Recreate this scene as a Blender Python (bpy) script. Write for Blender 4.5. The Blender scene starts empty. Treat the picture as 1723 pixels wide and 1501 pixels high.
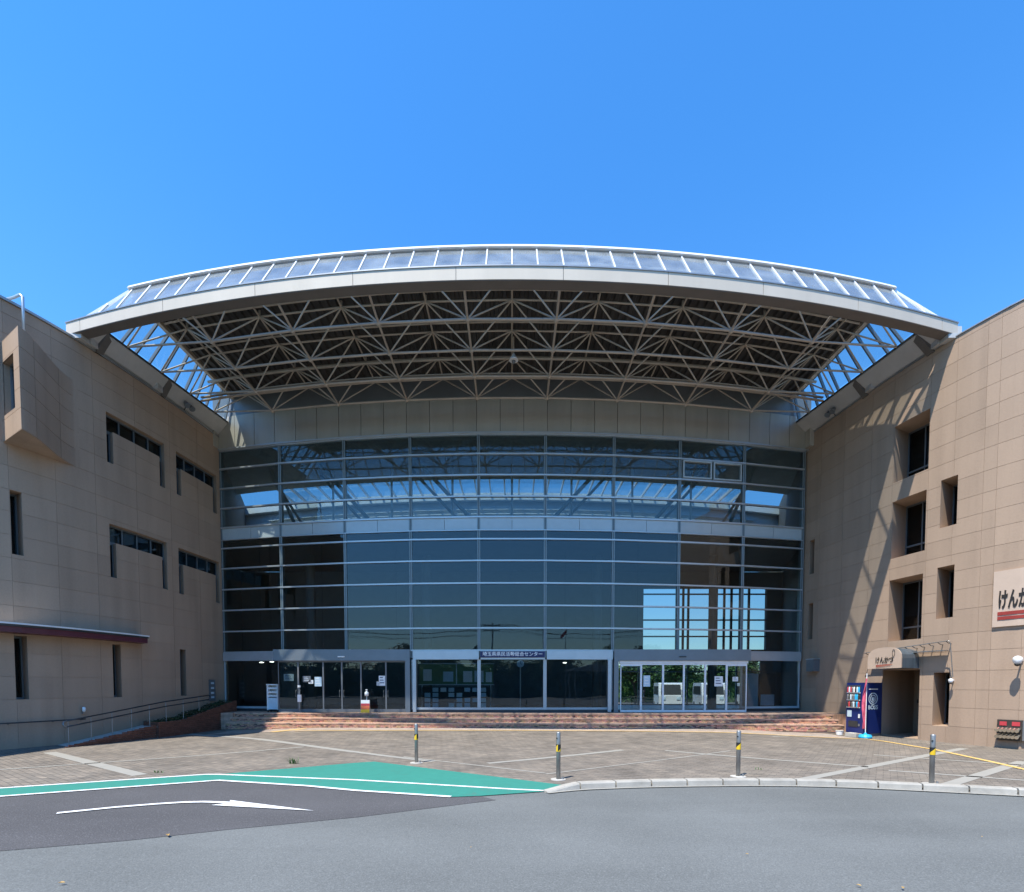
import bpy, bmesh, math, random
from math import sin, cos, pi, radians, hypot, atan2, asin, sqrt
from mathutils import Vector, Matrix, Euler
rnd = random.Random(7)
S = bpy.context.scene
COL = S.collection

# ------------------------------------------------------------------ camera
cam = bpy.data.cameras.new("camera")
camo = bpy.data.objects.new("camera", cam)
COL.objects.link(camo)
camo.location = (0, 0, 1.6)
camo.rotation_euler = (radians(90 - 2.3), 0, 0)
cam.sensor_width = 36.0
cam.lens = 36.0 * 865.0 / 1723.0
cam.shift_y = 0.2532
cam.clip_start = 0.05
cam.clip_end = 6000
S.camera = camo

# ------------------------------------------------------------------ sky, sun, exposure
SUN_D = Vector((0.34, 0.41, -1.0)).normalized()
world = bpy.data.worlds.new("World")
S.world = world
world.use_nodes = True
nt = world.node_tree
bg = nt.nodes["Background"]
sky = nt.nodes.new("ShaderNodeTexSky")
sky.sky_type = 'NISHITA'
sky.sun_disc = False
sky.sun_elevation = radians(62)
sky.sun_rotation = radians(219.7)
sky.altitude = 20
sky.air_density = 1.0
sky.dust_density = 0.2
sky.ozone_density = 1.2
skm = nt.nodes.new("ShaderNodeMix"); skm.data_type = 'RGBA'; skm.blend_type = 'MULTIPLY'; skm.inputs["Factor"].default_value = 1.0
tc = nt.nodes.new("ShaderNodeTexCoord"); sx_ = nt.nodes.new("ShaderNodeSeparateXYZ"); nt.links.new(tc.outputs["Generated"], sx_.inputs[0])
hz = nt.nodes.new("ShaderNodeValToRGB")          # summer haze: paler low down, all round
hz.color_ramp.interpolation = 'EASE'
hz.color_ramp.elements[0].position = 0.0; hz.color_ramp.elements[0].color = (0.70, 0.92, 1.06, 1)
hz.color_ramp.elements[1].position = 0.72; hz.color_ramp.elements[1].color = (0.50, 1.36, 2.08, 1)
e_ = hz.color_ramp.elements.new(0.40); e_.color = (0.66, 1.42, 2.02, 1)
nt.links.new(sx_.outputs[2], hz.inputs[0]); nt.links.new(hz.outputs[0], skm.inputs[7])
nt.links.new(sky.outputs[0], skm.inputs[6])
nt.links.new(skm.outputs[2], bg.inputs[0])
bg.inputs[1].default_value = 0.115
sl = bpy.data.lights.new("sun", 'SUN')
sl.energy = 5.0
sl.angle = radians(0.53)
sl.color = (1.0, 0.945, 0.84)
so = bpy.data.objects.new("sun", sl)
COL.objects.link(so)
so.location = (-10, -20, 50)
so.rotation_euler = SUN_D.to_track_quat('-Z', 'Y').to_euler()
S.view_settings.view_transform = 'Standard'
S.view_settings.look = 'None'
S.view_settings.gamma = 1.0
S.view_settings.exposure = 0.55
S.cycles.use_denoising = True
S.cycles.max_bounces = 10
S.cycles.transparent_max_bounces = 24
S.cycles.caustics_reflective = False
S.cycles.caustics_refractive = False

# ------------------------------------------------------------------ materials
def new_mat(name):
    m = bpy.data.materials.new(name)
    m.use_nodes = True
    return m, m.node_tree, m.node_tree.nodes, m.node_tree.links, m.node_tree.nodes["Principled BSDF"]

def ramp(N, stops):
    r = N.new("ShaderNodeValToRGB")
    e = r.color_ramp.elements
    while len(e) < len(stops):
        e.new(0.5)
    for i, (p, c) in enumerate(stops):
        e[i].position = p
        e[i].color = (c[0], c[1], c[2], 1)
    return r

def world_pos(N):
    return N.new("ShaderNodeNewGeometry").outputs["Position"]

def mapped(N, L, scale=(1, 1, 1), rot=(0, 0, 0), loc=(0, 0, 0), src=None):
    mp = N.new("ShaderNodeMapping")
    mp.inputs["Scale"].default_value = scale
    mp.inputs["Rotation"].default_value = rot
    mp.inputs["Location"].default_value = loc
    L.new(src or world_pos(N), mp.inputs[0])
    return mp.outputs[0]

def mat(name, col, rough=0.6, metal=0.0, var=0.12, scale=3.0, bump=0.0, bscale=60.0, objvar=0.0, streak=False, spec=0.5):
    """base colour with blotchy variation, optional per-object shift and fine relief"""
    m, T, N, L, P = new_mat(name)
    n = N.new("ShaderNodeTexNoise")
    n.inputs["Scale"].default_value = scale
    n.inputs["Detail"].default_value = 6
    n.inputs["Roughness"].default_value = 0.65
    L.new(mapped(N, L, (1, 1, 0.16) if streak else (1, 1, 1)), n.inputs["Vector"])
    lo = tuple(c * (1 - var) for c in col)
    hi = tuple(min(1, c * (1 + var)) for c in col)
    r = ramp(N, [(0.3, lo), (0.7, hi)])
    L.new(n.outputs["Fac"], r.inputs[0])
    out = r.outputs[0]
    if objvar:
        oi = N.new("ShaderNodeObjectInfo")
        mr = N.new("ShaderNodeMapRange")
        mr.inputs["To Min"].default_value = 1 - objvar
        mr.inputs["To Max"].default_value = 1 + objvar
        L.new(oi.outputs["Random"], mr.inputs["Value"])
        h = N.new("ShaderNodeHueSaturation")
        L.new(out, h.inputs["Color"])
        L.new(mr.outputs[0], h.inputs["Value"])
        out = h.outputs[0]
    L.new(out, P.inputs["Base Color"])
    P.inputs["Roughness"].default_value = rough
    P.inputs["Metallic"].default_value = metal
    P.inputs["Specular IOR Level"].default_value = spec
    if bump:
        b = N.new("ShaderNodeTexNoise")
        b.inputs["Scale"].default_value = bscale
        b.inputs["Detail"].default_value = 4
        L.new(mapped(N, L), b.inputs["Vector"])
        bm_ = N.new("ShaderNodeBump")
        bm_.inputs["Strength"].default_value = bump
        bm_.inputs["Distance"].default_value = 0.01
        L.new(b.outputs["Fac"], bm_.inputs["Height"])
        L.new(bm_.outputs[0], P.inputs["Normal"])
    return m

def tile_wall(name, col):
    """tan mosaic tile: fine tile speckle, cloudy weathering and rain streaks"""
    m, T, N, L, P = new_mat(name)
    pos = world_pos(N)
    a = N.new("ShaderNodeTexNoise"); a.inputs["Scale"].default_value = 0.9; a.inputs["Detail"].default_value = 7
    L.new(mapped(N, L, (1, 1, 0.45), src=pos), a.inputs["Vector"])
    b = N.new("ShaderNodeTexNoise"); b.inputs["Scale"].default_value = 26; b.inputs["Detail"].default_value = 3
    L.new(pos, b.inputs["Vector"])
    s = N.new("ShaderNodeTexNoise"); s.inputs["Scale"].default_value = 3.2; s.inputs["Detail"].default_value = 5
    L.new(mapped(N, L, (1, 1, 0.07), src=pos), s.inputs["Vector"])
    mx = N.new("ShaderNodeMath"); mx.operation = 'ADD'
    L.new(a.outputs["Fac"], mx.inputs[0]); L.new(s.outputs["Fac"], mx.inputs[1])
    m2 = N.new("ShaderNodeMath"); m2.operation = 'MULTIPLY_ADD'; m2.inputs[1].default_value = 0.5
    L.new(b.outputs["Fac"], m2.inputs[0]); L.new(mx.outputs[0], m2.inputs[2])
    r = ramp(N, [(0.30, tuple(c * 0.80 for c in col)), (0.5, col), (0.72, tuple(c * 1.13 for c in col))])
    sc = N.new("ShaderNodeMath"); sc.operation = 'MULTIPLY'; sc.inputs[1].default_value = 0.4
    L.new(m2.outputs[0], sc.inputs[0]); L.new(sc.outputs[0], r.inputs[0])
    oi = N.new("ShaderNodeObjectInfo")
    mr = N.new("ShaderNodeMapRange"); mr.inputs["To Min"].default_value = 0.95; mr.inputs["To Max"].default_value = 1.05
    L.new(oi.outputs["Random"], mr.inputs["Value"])
    h = N.new("ShaderNodeHueSaturation"); L.new(r.outputs[0], h.inputs["Color"]); L.new(mr.outputs[0], h.inputs["Value"])
    L.new(h.outputs[0], P.inputs["Base Color"])
    P.inputs["Roughness"].default_value = 0.72
    P.inputs["Specular IOR Level"].default_value = 0.3
    bp = N.new("ShaderNodeBump"); bp.inputs["Strength"].default_value = 0.25; bp.inputs["Distance"].default_value = 0.008
    L.new(b.outputs["Fac"], bp.inputs["Height"]); L.new(bp.outputs[0], P.inputs["Normal"])
    return m

def glass(name, tint, ior=1.6, whiten=0.0, whiten_col=(0.8, 0.85, 0.9), rough=0.0):
    m = bpy.data.materials.new(name)
    m.use_nodes = True
    N, L = m.node_tree.nodes, m.node_tree.links
    N.remove(N["Principled BSDF"])
    tr = N.new("ShaderNodeBsdfTransparent"); tr.inputs[0].default_value = (*tint, 1)
    gl = N.new("ShaderNodeBsdfGlossy"); gl.inputs["Roughness"].default_value = rough
    lw_ = N.new("ShaderNodeLayerWeight"); lw_.inputs[0].default_value = 0.5      # facing = 1 - |cos|
    pw = N.new("ShaderNodeMath"); pw.operation = 'POWER'; pw.inputs[1].default_value = 5.0
    L.new(lw_.outputs["Facing"], pw.inputs[0])
    f0 = ((ior - 1) / (ior + 1)) ** 2
    wn = N.new("ShaderNodeTexNoise"); wn.inputs["Scale"].default_value = 0.9; wn.inputs["Detail"].default_value = 1.0
    L.new(world_pos(N), wn.inputs["Vector"])
    wb = N.new("ShaderNodeBump"); wb.inputs["Strength"].default_value = 1.0; wb.inputs["Distance"].default_value = 0.0035
    L.new(wn.outputs["Fac"], wb.inputs["Height"]); L.new(wb.outputs[0], gl.inputs["Normal"])
    fr = N.new("ShaderNodeMath"); fr.operation = 'MULTIPLY_ADD'; fr.inputs[1].default_value = 1 - f0; fr.inputs[2].default_value = f0
    L.new(pw.outputs[0], fr.inputs[0])
    mx = N.new("ShaderNodeMixShader")
    L.new(fr.outputs[0], mx.inputs[0]); L.new(tr.outputs[0], mx.inputs[1]); L.new(gl.outputs[0], mx.inputs[2])
    out = mx.outputs[0]
    if whiten:
        df = N.new("ShaderNodeBsdfDiffuse"); df.inputs[0].default_value = (*whiten_col, 1)  # patchy bluish-white diffuse mixed in to pale the glass
        nz = N.new("ShaderNodeTexNoise"); nz.inputs["Scale"].default_value = 1.7; nz.inputs["Detail"].default_value = 5
        L.new(mapped(N, L), nz.inputs["Vector"])
        mr = N.new("ShaderNodeMapRange"); mr.inputs["From Min"].default_value = 0.3; mr.inputs["From Max"].default_value = 0.7
        mr.inputs["To Min"].default_value = whiten * 0.6; mr.inputs["To Max"].default_value = whiten * 1.4
        L.new(nz.outputs["Fac"], mr.inputs["Value"])
        m2 = N.new("ShaderNodeMixShader")
        L.new(mr.outputs[0], m2.inputs[0]); L.new(out, m2.inputs[1]); L.new(df.outputs[0], m2.inputs[2])
        out = m2.outputs[0]
    L.new(out, N["Material Output"].inputs["Surface"])
    return m

def asphalt(name, col, grain=0.35, speck=0.5):
    m, T, N, L, P = new_mat(name)
    pos = world_pos(N)
    a = N.new("ShaderNodeTexNoise"); a.inputs["Scale"].default_value = 0.55; a.inputs["Detail"].default_value = 6
    L.new(pos, a.inputs["Vector"])
    b = N.new("ShaderNodeTexNoise"); b.inputs["Scale"].default_value = 75; b.inputs["Detail"].default_value = 3; b.inputs["Roughness"].default_value = 0.75
    L.new(pos, b.inputs["Vector"])
    v = N.new("ShaderNodeTexVoronoi"); v.inputs["Scale"].default_value = 90
    L.new(pos, v.inputs["Vector"])
    r1 = ramp(N, [(0.3, tuple(c * 0.9 for c in col)), (0.7, tuple(c * 1.1 for c in col))])
    L.new(a.outputs["Fac"], r1.inputs[0])
    r2 = ramp(N, [(0.32, (1 - grain,) * 3), (0.68, (1 + grain,) * 3)])
    L.new(b.outputs["Fac"], r2.inputs[0])
    mu = N.new("ShaderNodeMix"); mu.data_type = 'RGBA'; mu.blend_type = 'MULTIPLY'; mu.inputs["Factor"].default_value = 1
    L.new(r1.outputs[0], mu.inputs[6]); L.new(r2.outputs[0], mu.inputs[7])
    # tyre-polished lanes and old stains
    c_ = N.new("ShaderNodeTexNoise"); c_.inputs["Scale"].default_value = 0.5; c_.inputs["Detail"].default_value = 5
    L.new(mapped(N, L, (0.18, 1.5, 1), rot=(0, 0, 0.12), src=pos), c_.inputs["Vector"])
    rc = ramp(N, [(0.36, (0.90,) * 3), (0.55, (1.0,) * 3), (0.75, (1.07,) * 3)]); L.new(c_.outputs["Fac"], rc.inputs[0])
    mw = N.new("ShaderNodeMix"); mw.data_type = 'RGBA'; mw.blend_type = 'MULTIPLY'; mw.inputs["Factor"].default_value = 1
    L.new(mu.outputs[2], mw.inputs[6]); L.new(rc.outputs[0], mw.inputs[7]); mu = mw
    # pale stones
    r3 = ramp(N, [(0.9, (0, 0, 0)), (0.97, (1, 1, 1))])
    sep = N.new("ShaderNodeSeparateColor"); L.new(v.outputs["Color"], sep.inputs[0]); L.new(sep.outputs[0], r3.inputs[0])
    ml = N.new("ShaderNodeMath"); ml.operation = 'MULTIPLY'; ml.inputs[1].default_value = speck
    L.new(r3.outputs[0], ml.inputs[0])
    m2 = N.new("ShaderNodeMix"); m2.data_type = 'RGBA'
    L.new(ml.outputs[0], m2.inputs["Factor"]); L.new(mu.outputs[2], m2.inputs[6]); m2.inputs[7].default_value = (*[min(1, c * 1.9) for c in col], 1)
    L.new(m2.outputs[2], P.inputs["Base Color"])
    P.inputs["Roughness"].default_value = 0.9
    P.inputs["Specular IOR Level"].default_value = 0.2
    bp = N.new("ShaderNodeBump"); bp.inputs["Strength"].default_value = 0.5; bp.inputs["Distance"].default_value = 0.01
    L.new(b.outputs["Fac"], bp.inputs["Height"]); L.new(bp.outputs[0], P.inputs["Normal"])
    return m

def pavers(name, c1, c2, mortar, rot, wear=0.5):
    m, T, N, L, P = new_mat(name)
    br = N.new("ShaderNodeTexBrick")
    br.inputs["Color1"].default_value = (*c1, 1); br.inputs["Color2"].default_value = (*c2, 1); br.inputs["Mortar"].default_value = (*mortar, 1)
    br.inputs["Scale"].default_value = 1.0; br.inputs["Brick Width"].default_value = 0.205; br.inputs["Row Height"].default_value = 0.105
    br.inputs["Mortar Size"].default_value = 0.006; br.inputs["Mortar Smooth"].default_value = 0.4
    pos = world_pos(N)
    L.new(mapped(N, L, rot=(0, 0, rot), src=pos), br.inputs["Vector"])
    a = N.new("ShaderNodeTexNoise"); a.inputs["Scale"].default_value = 0.8; a.inputs["Detail"].default_value = 8; a.inputs["Roughness"].default_value = 0.7
    L.new(pos, a.inputs["Vector"])
    r = ramp(N, [(0.25, (1 - wear * 0.55,) * 3), (0.5, (1, 1, 1)), (0.78, (1 + wear * 0.6, 1 + wear * 0.58, 1 + wear * 0.52))])
    L.new(a.outputs["Fac"], r.inputs[0])
    mu = N.new("ShaderNodeMix"); mu.data_type = 'RGBA'; mu.blend_type = 'MULTIPLY'; mu.inputs["Factor"].default_value = 1
    L.new(br.outputs["Color"], mu.inputs[6]); L.new(r.outputs[0], mu.inputs[7])
    b = N.new("ShaderNodeTexNoise"); b.inputs["Scale"].default_value = 7; b.inputs["Detail"].default_value = 6; L.new(mapped(N, L, (0.5, 1.6, 1), src=pos), b.inputs["Vector"])
    r2 = ramp(N, [(0.3, (0.62, 0.62, 0.6)), (0.7, (1.32, 1.3, 1.26))]); L.new(b.outputs["Fac"], r2.inputs[0])
    m2 = N.new("ShaderNodeMix"); m2.data_type = 'RGBA'; m2.blend_type = 'MULTIPLY'; m2.inputs["Factor"].default_value = 0.8
    L.new(mu.outputs[2], m2.inputs[6]); L.new(r2.outputs[0], m2.inputs[7])
    L.new(m2.outputs[2], P.inputs["Base Color"])
    P.inputs["Roughness"].default_value = 0.88
    P.inputs["Specular IOR Level"].default_value = 0.25
    bp = N.new("ShaderNodeBump"); bp.inputs["Strength"].default_value = 0.6; bp.inputs["Distance"].default_value = 0.006
    L.new(br.outputs["Fac"], bp.inputs["Height"]); bp.invert = True
    L.new(bp.outputs[0], P.inputs["Normal"])
    return m

def worn_paint(name, col, under, amount=0.5, scale=9):
    m, T, N, L, P = new_mat(name)
    pos = world_pos(N)
    a = N.new("ShaderNodeTexNoise"); a.inputs["Scale"].default_value = scale; a.inputs["Detail"].default_value = 9; a.inputs["Roughness"].default_value = 0.75
    L.new(pos, a.inputs["Vector"])
    b = N.new("ShaderNodeTexNoise"); b.inputs["Scale"].default_value = 1.1; b.inputs["Detail"].default_value = 3
    L.new(pos, b.inputs["Vector"])
    ad = N.new("ShaderNodeMath"); ad.operation = 'MULTIPLY_ADD'; ad.inputs[1].default_value = 0.35
    L.new(b.outputs["Fac"], ad.inputs[0]); L.new(a.outputs["Fac"], ad.inputs[2])
    r = ramp(N, [(0.40 + 0.12 * (amount - 0.5), under), (0.52 + 0.12 * (amount - 0.5), tuple(c * 0.9 for c in col)), (0.85, col)])
    L.new(ad.outputs[0], r.inputs[0])
    L.new(r.outputs[0], P.inputs["Base Color"])
    P.inputs["Roughness"].default_value = 0.75
    P.inputs["Specular IOR Level"].default_value = 0.3
    bp = N.new("ShaderNodeBump"); bp.inputs["Strength"].default_value = 0.3; bp.inputs["Distance"].default_value = 0.006
    L.new(a.outputs["Fac"], bp.inputs["Height"]); L.new(bp.outputs[0], P.inputs["Normal"])
    return m

def attr_mat(name, rough=0.85):
    """colour per brick read from the mesh"""
    m, T, N, L, P = new_mat(name)
    at = N.new("ShaderNodeAttribute"); at.attribute_name = "tone"
    a = N.new("ShaderNodeTexNoise"); a.inputs["Scale"].default_value = 22; a.inputs["Detail"].default_value = 5
    L.new(world_pos(N), a.inputs["Vector"])
    r = ramp(N, [(0.3, (0.75,) * 3), (0.7, (1.2,) * 3)]); L.new(a.outputs["Fac"], r.inputs[0])
    mu = N.new("ShaderNodeMix"); mu.data_type = 'RGBA'; mu.blend_type = 'MULTIPLY'; mu.inputs["Factor"].default_value = 1
    L.new(at.outputs["Color"], mu.inputs[6]); L.new(r.outputs[0], mu.inputs[7])
    L.new(mu.outputs[2], P.inputs["Base Color"])
    P.inputs["Roughness"].default_value = rough
    P.inputs["Specular IOR Level"].default_value = 0.3
    return m

def leaf_mat(name, c1, c2):
    m, T, N, L, P = new_mat(name)
    g = N.new("ShaderNodeNewGeometry")
    r = ramp(N, [(0.0, c1), (1.0, c2)])
    L.new(g.outputs["Random Per Island"], r.inputs[0])
    L.new(r.outputs[0], P.inputs["Base Color"])
    P.inputs["Roughness"].default_value = 0.55
    return m

def screen_mat(name, col, s):
    m, T, N, L, P = new_mat(name)
    P.inputs["Base Color"].default_value = (*col, 1)
    P.inputs["Emission Color"].default_value = (*col, 1)
    P.inputs["Emission Strength"].default_value = s
    return m

M = {}
M['tile'] = tile_wall('tan_tile', (0.40, 0.288, 0.208))
M['tile_core'] = mat('wall_joint', (0.20, 0.155, 0.12), 0.9)
M['reveal'] = tile_wall('reveal_tile', (0.40, 0.288, 0.208))
M['coping'] = mat('coping_metal', (0.36, 0.37, 0.38), 0.4, 0.6)
M['fascia'] = mat('cream_metal_panel', (0.57, 0.505, 0.42), 0.6, 0.0, 0.07, 1.2, objvar=0.03, streak=True)
M['soffit'] = mat('dark_soffit', (0.16, 0.142, 0.128), 0.6, 0.1, 0.1, 1.5)  # underside strip, set darker than the cream fascia
M['clad'] = mat('beige_metal_cladding', (0.46, 0.43, 0.37), 0.42, 0.2, 0.1, 1.4, objvar=0.05, streak=True)
M['beam'] = mat('light_grey_beam', (0.52, 0.51, 0.49), 0.5, 0.1, 0.1, 1.5, streak=True)
M['bracket'] = mat('dark_bracket', (0.16, 0.145, 0.13), 0.6, 0.2)
M['strut'] = mat('beige_steel', (0.48, 0.41, 0.335), 0.5, 0.1, 0.12, 2.0)
M['deck'] = mat('dark_corrugated_deck', (0.075, 0.07, 0.066), 0.6, 0.3, 0.3, 1.3)
M['darkwall'] = mat('grey_upper_wall', (0.20, 0.215, 0.225), 0.4, 0.3, 0.12, 0.8)
M['white_metal'] = mat('white_metal', (0.78, 0.79, 0.80), 0.35, 0.1, 0.05)
M['alu'] = mat('aluminium', (0.52, 0.55, 0.57), 0.35, 0.55, 0.06)
M['alu_dark'] = mat('grey_aluminium', (0.19, 0.215, 0.235), 0.4, 0.4, 0.06)
M['frame_dark'] = mat('dark_frame', (0.055, 0.06, 0.065), 0.4, 0.4)
M['steel'] = mat('stainless', (0.33, 0.33, 0.32), 0.5, 0.75, 0.1, 8)
M['spandrel'] = mat('blue_grey_panel', (0.44, 0.50, 0.52), 0.22, 0.1, 0.05, objvar=0.03)
M['mullion'] = mat('grey_green_mullion', (0.20, 0.235, 0.245), 0.4, 0.3, 0.06)
M['glass'] = glass('facade_glass', (0.66, 0.73, 0.745), 1.62)
M['glass_clear'] = glass('clear_glass', (0.86, 0.90, 0.90), 1.5)
M['glass_roof'] = glass('roof_glass', (0.90, 0.94, 0.96), 1.5, 0.13, (0.70, 0.76, 0.80))
M['glass_win'] = glass('window_glass', (0.55, 0.58, 0.60), 1.75)
M['inside_floor'] = mat('hall_floor', (0.16, 0.14, 0.125), 0.35)
M['inside_wall'] = mat('hall_wall', (0.15, 0.15, 0.145), 0.8)
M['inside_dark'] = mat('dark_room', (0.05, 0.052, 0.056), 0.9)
M['ceiling'] = mat('hall_ceiling', (0.34, 0.38, 0.38), 0.7)
M['window_sheen'] = mat('grey_sheen', (0.30, 0.31, 0.31), 0.8)
M['louvre'] = mat('louvre_wall', (0.62, 0.68, 0.70), 0.6, 0.0, 0.06)
M['road'] = asphalt('old_asphalt', (0.150, 0.157, 0.153), 0.26, 0.3)
M['road_dark'] = asphalt('fresh_asphalt', (0.092, 0.090, 0.093), 0.45, 0.6)
M['earth'] = mat('earth', (0.14, 0.13, 0.10), 0.95, var=0.3, scale=0.4)
M['paver'] = pavers('brown_pavers', (0.222, 0.190, 0.160), (0.178, 0.158, 0.138), (0.105, 0.096, 0.083), radians(36), 0.6)
M['paver_pink'] = pavers('pink_pavers', (0.42, 0.335, 0.28), (0.36, 0.30, 0.26), (0.2, 0.17, 0.15), 0.0, 0.3)
M['paver_pale'] = worn_paint('pale_pavers', (0.33, 0.315, 0.28), (0.22, 0.2, 0.175), 0.5, 5)
M['green'] = worn_paint('green_road_paint', (0.042, 0.235, 0.185), (0.085, 0.175, 0.145), 0.95, 6)
M['white_paint'] = worn_paint('white_road_paint', (0.78, 0.79, 0.79), (0.42, 0.42, 0.42), 0.6, 14)
M['yellow_tile'] = worn_paint('yellow_tactile', (0.70, 0.47, 0.17), (0.46, 0.36, 0.22), 0.5, 4)
M['kerb'] = mat('kerb_concrete', (0.36, 0.335, 0.29), 0.9, 0, 0.2, 4, 0.3, objvar=0.06)
M['joint'] = mat('kerb_joint_mortar', (0.20, 0.18, 0.15), 0.95)
M['concrete'] = mat('concrete', (0.46, 0.44, 0.40), 0.9, 0, 0.15, 3, 0.2)
M['brick'] = attr_mat('step_brick')
M['brick_core'] = mat('brick_mortar', (0.20, 0.15, 0.12), 0.9)
M['tread'] = pavers('tread_brick', (0.56, 0.36, 0.26), (0.46, 0.29, 0.21), (0.32, 0.24, 0.2), 0.0, 0.3)
M['maroon'] = mat('maroon_metal', (0.10, 0.022, 0.035), 0.4)
M['navy'] = mat('navy_sign', (0.018, 0.022, 0.095), 0.45)
M['vend'] = mat('navy_enamel', (0.012, 0.028, 0.15), 0.3, 0.1, 0.05)
M['white'] = mat('white_print', (0.82, 0.82, 0.80), 0.6, var=0.03)
M['lamp_on'] = screen_mat('lit_lamp', (1.0, 0.95, 0.85), 6.0)
M['paper_blue'] = mat('pale_blue_print', (0.55, 0.68, 0.75), 0.6)
M['cream'] = mat('cream_sign', (0.54, 0.41, 0.315), 0.6, var=0.05)
M['ink'] = mat('black_ink', (0.02, 0.016, 0.014), 0.6)
M['red'] = mat('dark_red_print', (0.30, 0.035, 0.025), 0.6)
M['red_label'] = mat('red_label', (0.52, 0.05, 0.06), 0.5)
M['pink'] = mat('pink_cloth', (0.62, 0.10, 0.16), 0.8, var=0.35, scale=6)
M['cyan'] = mat('light_blue_plastic', (0.03, 0.42, 0.72), 0.4)
M['orange'] = mat('orange_print', (0.75, 0.17, 0.06), 0.6)
M['yellow'] = mat('yellow_plastic', (0.78, 0.50, 0.02), 0.45, var=0.06)
M['black'] = mat('black_rubber', (0.015, 0.015, 0.015), 0.6)
M['awning'] = mat('zinc_awning', (0.125, 0.165, 0.20), 0.35, 0.4, 0.3, 4, streak=True)
M['grey_box'] = mat('grey_enamel', (0.16, 0.165, 0.17), 0.5)
M['brown_panel'] = mat('brown_panel', (0.06, 0.05, 0.042), 0.5, 0.3)
M['brass'] = mat('chromed_brass', (0.72, 0.66, 0.55), 0.25, 0.9)
M['leaf_dark'] = leaf_mat('dark_leaf', (0.015, 0.03, 0.01), (0.05, 0.085, 0.025))
M['leaf'] = leaf_mat('leaf', (0.028, 0.07, 0.018), (0.085, 0.17, 0.04))
M['bark'] = mat('bark', (0.10, 0.075, 0.055), 0.95, 0, 0.3, 8)
M['dry_leaf'] = mat('dry_leaf', (0.42, 0.26, 0.08), 0.8)
M['car_white'] = mat('white_car_paint', (0.8, 0.8, 0.8), 0.25, var=0.02)
M['notice'] = mat('green_notice_board', (0.16, 0.24, 0.13), 0.9)

# ------------------------------------------------------------------ helpers
ROOT = {}      # world offset of each thing
class MB:
    def __init__(s):
        s.v, s.f, s.t = [], [], []
    def quad(s, *p):
        n = len(s.v); s.v += [tuple(q) for q in p]; s.f.append(tuple(range(n, n + len(p)))); return s
    def hexa(s, p):           # 8 corners: bottom ring 0-3, top ring 4-7
        n = len(s.v); s.v += [tuple(q) for q in p]
        for a in ((3, 2, 1, 0), (4, 5, 6, 7), (0, 1, 5, 4), (1, 2, 6, 5), (2, 3, 7, 6), (3, 0, 4, 7)):
            s.f.append(tuple(n + i for i in a))
        return s
    def box(s, x0, x1, y0, y1, z0, z1):
        return s.hexa([(x0, y0, z0), (x1, y0, z0), (x1, y1, z0), (x0, y1, z0), (x0, y0, z1), (x1, y0, z1), (x1, y1, z1), (x0, y1, z1)])
    def prism(s, ring0, ring1):   # two matching rings, capped
        n = len(s.v); k = len(ring0); s.v += [tuple(q) for q in ring0] + [tuple(q) for q in ring1]
        for i in range(k):
            j = (i + 1) % k
            s.f.append((n + i, n + j, n + k + j, n + k + i))
        s.f.append(tuple(n + i for i in reversed(range(k)))); s.f.append(tuple(n + k + i for i in range(k)))
        return s
    def sweep(s, rings):          # many matching rings joined, ends capped
        n = len(s.v); k = len(rings[0])
        for r in rings: s.v += [tuple(q) for q in r]
        for a in range(len(rings) - 1):
            for i in range(k):
                j = (i + 1) % k
                s.f.append((n + a * k + i, n + a * k + j, n + (a + 1) * k + j, n + (a + 1) * k + i))
        s.f.append(tuple(n + i for i in reversed(range(k))))
        e = n + (len(rings) - 1) * k
        s.f.append(tuple(e + i for i in range(k)))
        return s
    def tube(s, pts, r, k=8):
        pts = [Vector(p) for p in pts]; rings = []
        for i, p in enumerate(pts):
            d = (pts[min(i + 1, len(pts) - 1)] - pts[max(i - 1, 0)]).normalized()
            u = d.cross(Vector((0, 0, 1)))
            if u.length < 1e-3: u = d.cross(Vector((1, 0, 0)))
            u.normalize(); w = u.cross(d)
            rr = r[i] if isinstance(r, (list, tuple)) else r
            rings.append([p + (u * cos(2 * pi * j / k) + w * sin(2 * pi * j / k)) * rr for j in range(k)])
        return s.sweep(rings)
    def lathe(s, c, prof, k=16):
        return s.sweep([[(c[0] + r * cos(2 * pi * j / k), c[1] + r * sin(2 * pi * j / k), c[2] + z) for j in range(k)] for r, z in prof])
    def grid(s, fn, us, vs):
        n = len(s.v); k = len(vs)
        for u in us:
            for v in vs: s.v.append(tuple(fn(u, v)))
        for i in range(len(us) - 1):
            for j in range(k - 1):
                a = n + i * k + j
                s.f.append((a, a + k, a + k + 1, a + 1))
        return s
    def build(s, name, m, parent=None, smooth=False, fix=True, tone=None, **kw):
        off = Vector(ROOT.get(parent, (0, 0, 0))) if parent else Vector((0, 0, 0))
        me = bpy.data.meshes.new(name)
        me.from_pydata([tuple(Vector(v) - off) for v in s.v], [], s.f)
        if fix:
            b = bmesh.new(); b.from_mesh(me); bmesh.ops.recalc_face_normals(b, faces=b.faces); b.to_mesh(me); b.free()
        if tone:
            at = me.color_attributes.new("tone", 'FLOAT_COLOR', 'CORNER')
            i = 0
            for p in me.polygons:
                c = tone[p.index]
                for li in p.loop_indices: at.data[li].color = (*c, 1)
        me.materials.append(M[m] if isinstance(m, str) else m)
        if smooth:
            for p in me.polygons: p.use_smooth = True
        return put(name, me, parent, **kw)

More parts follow.
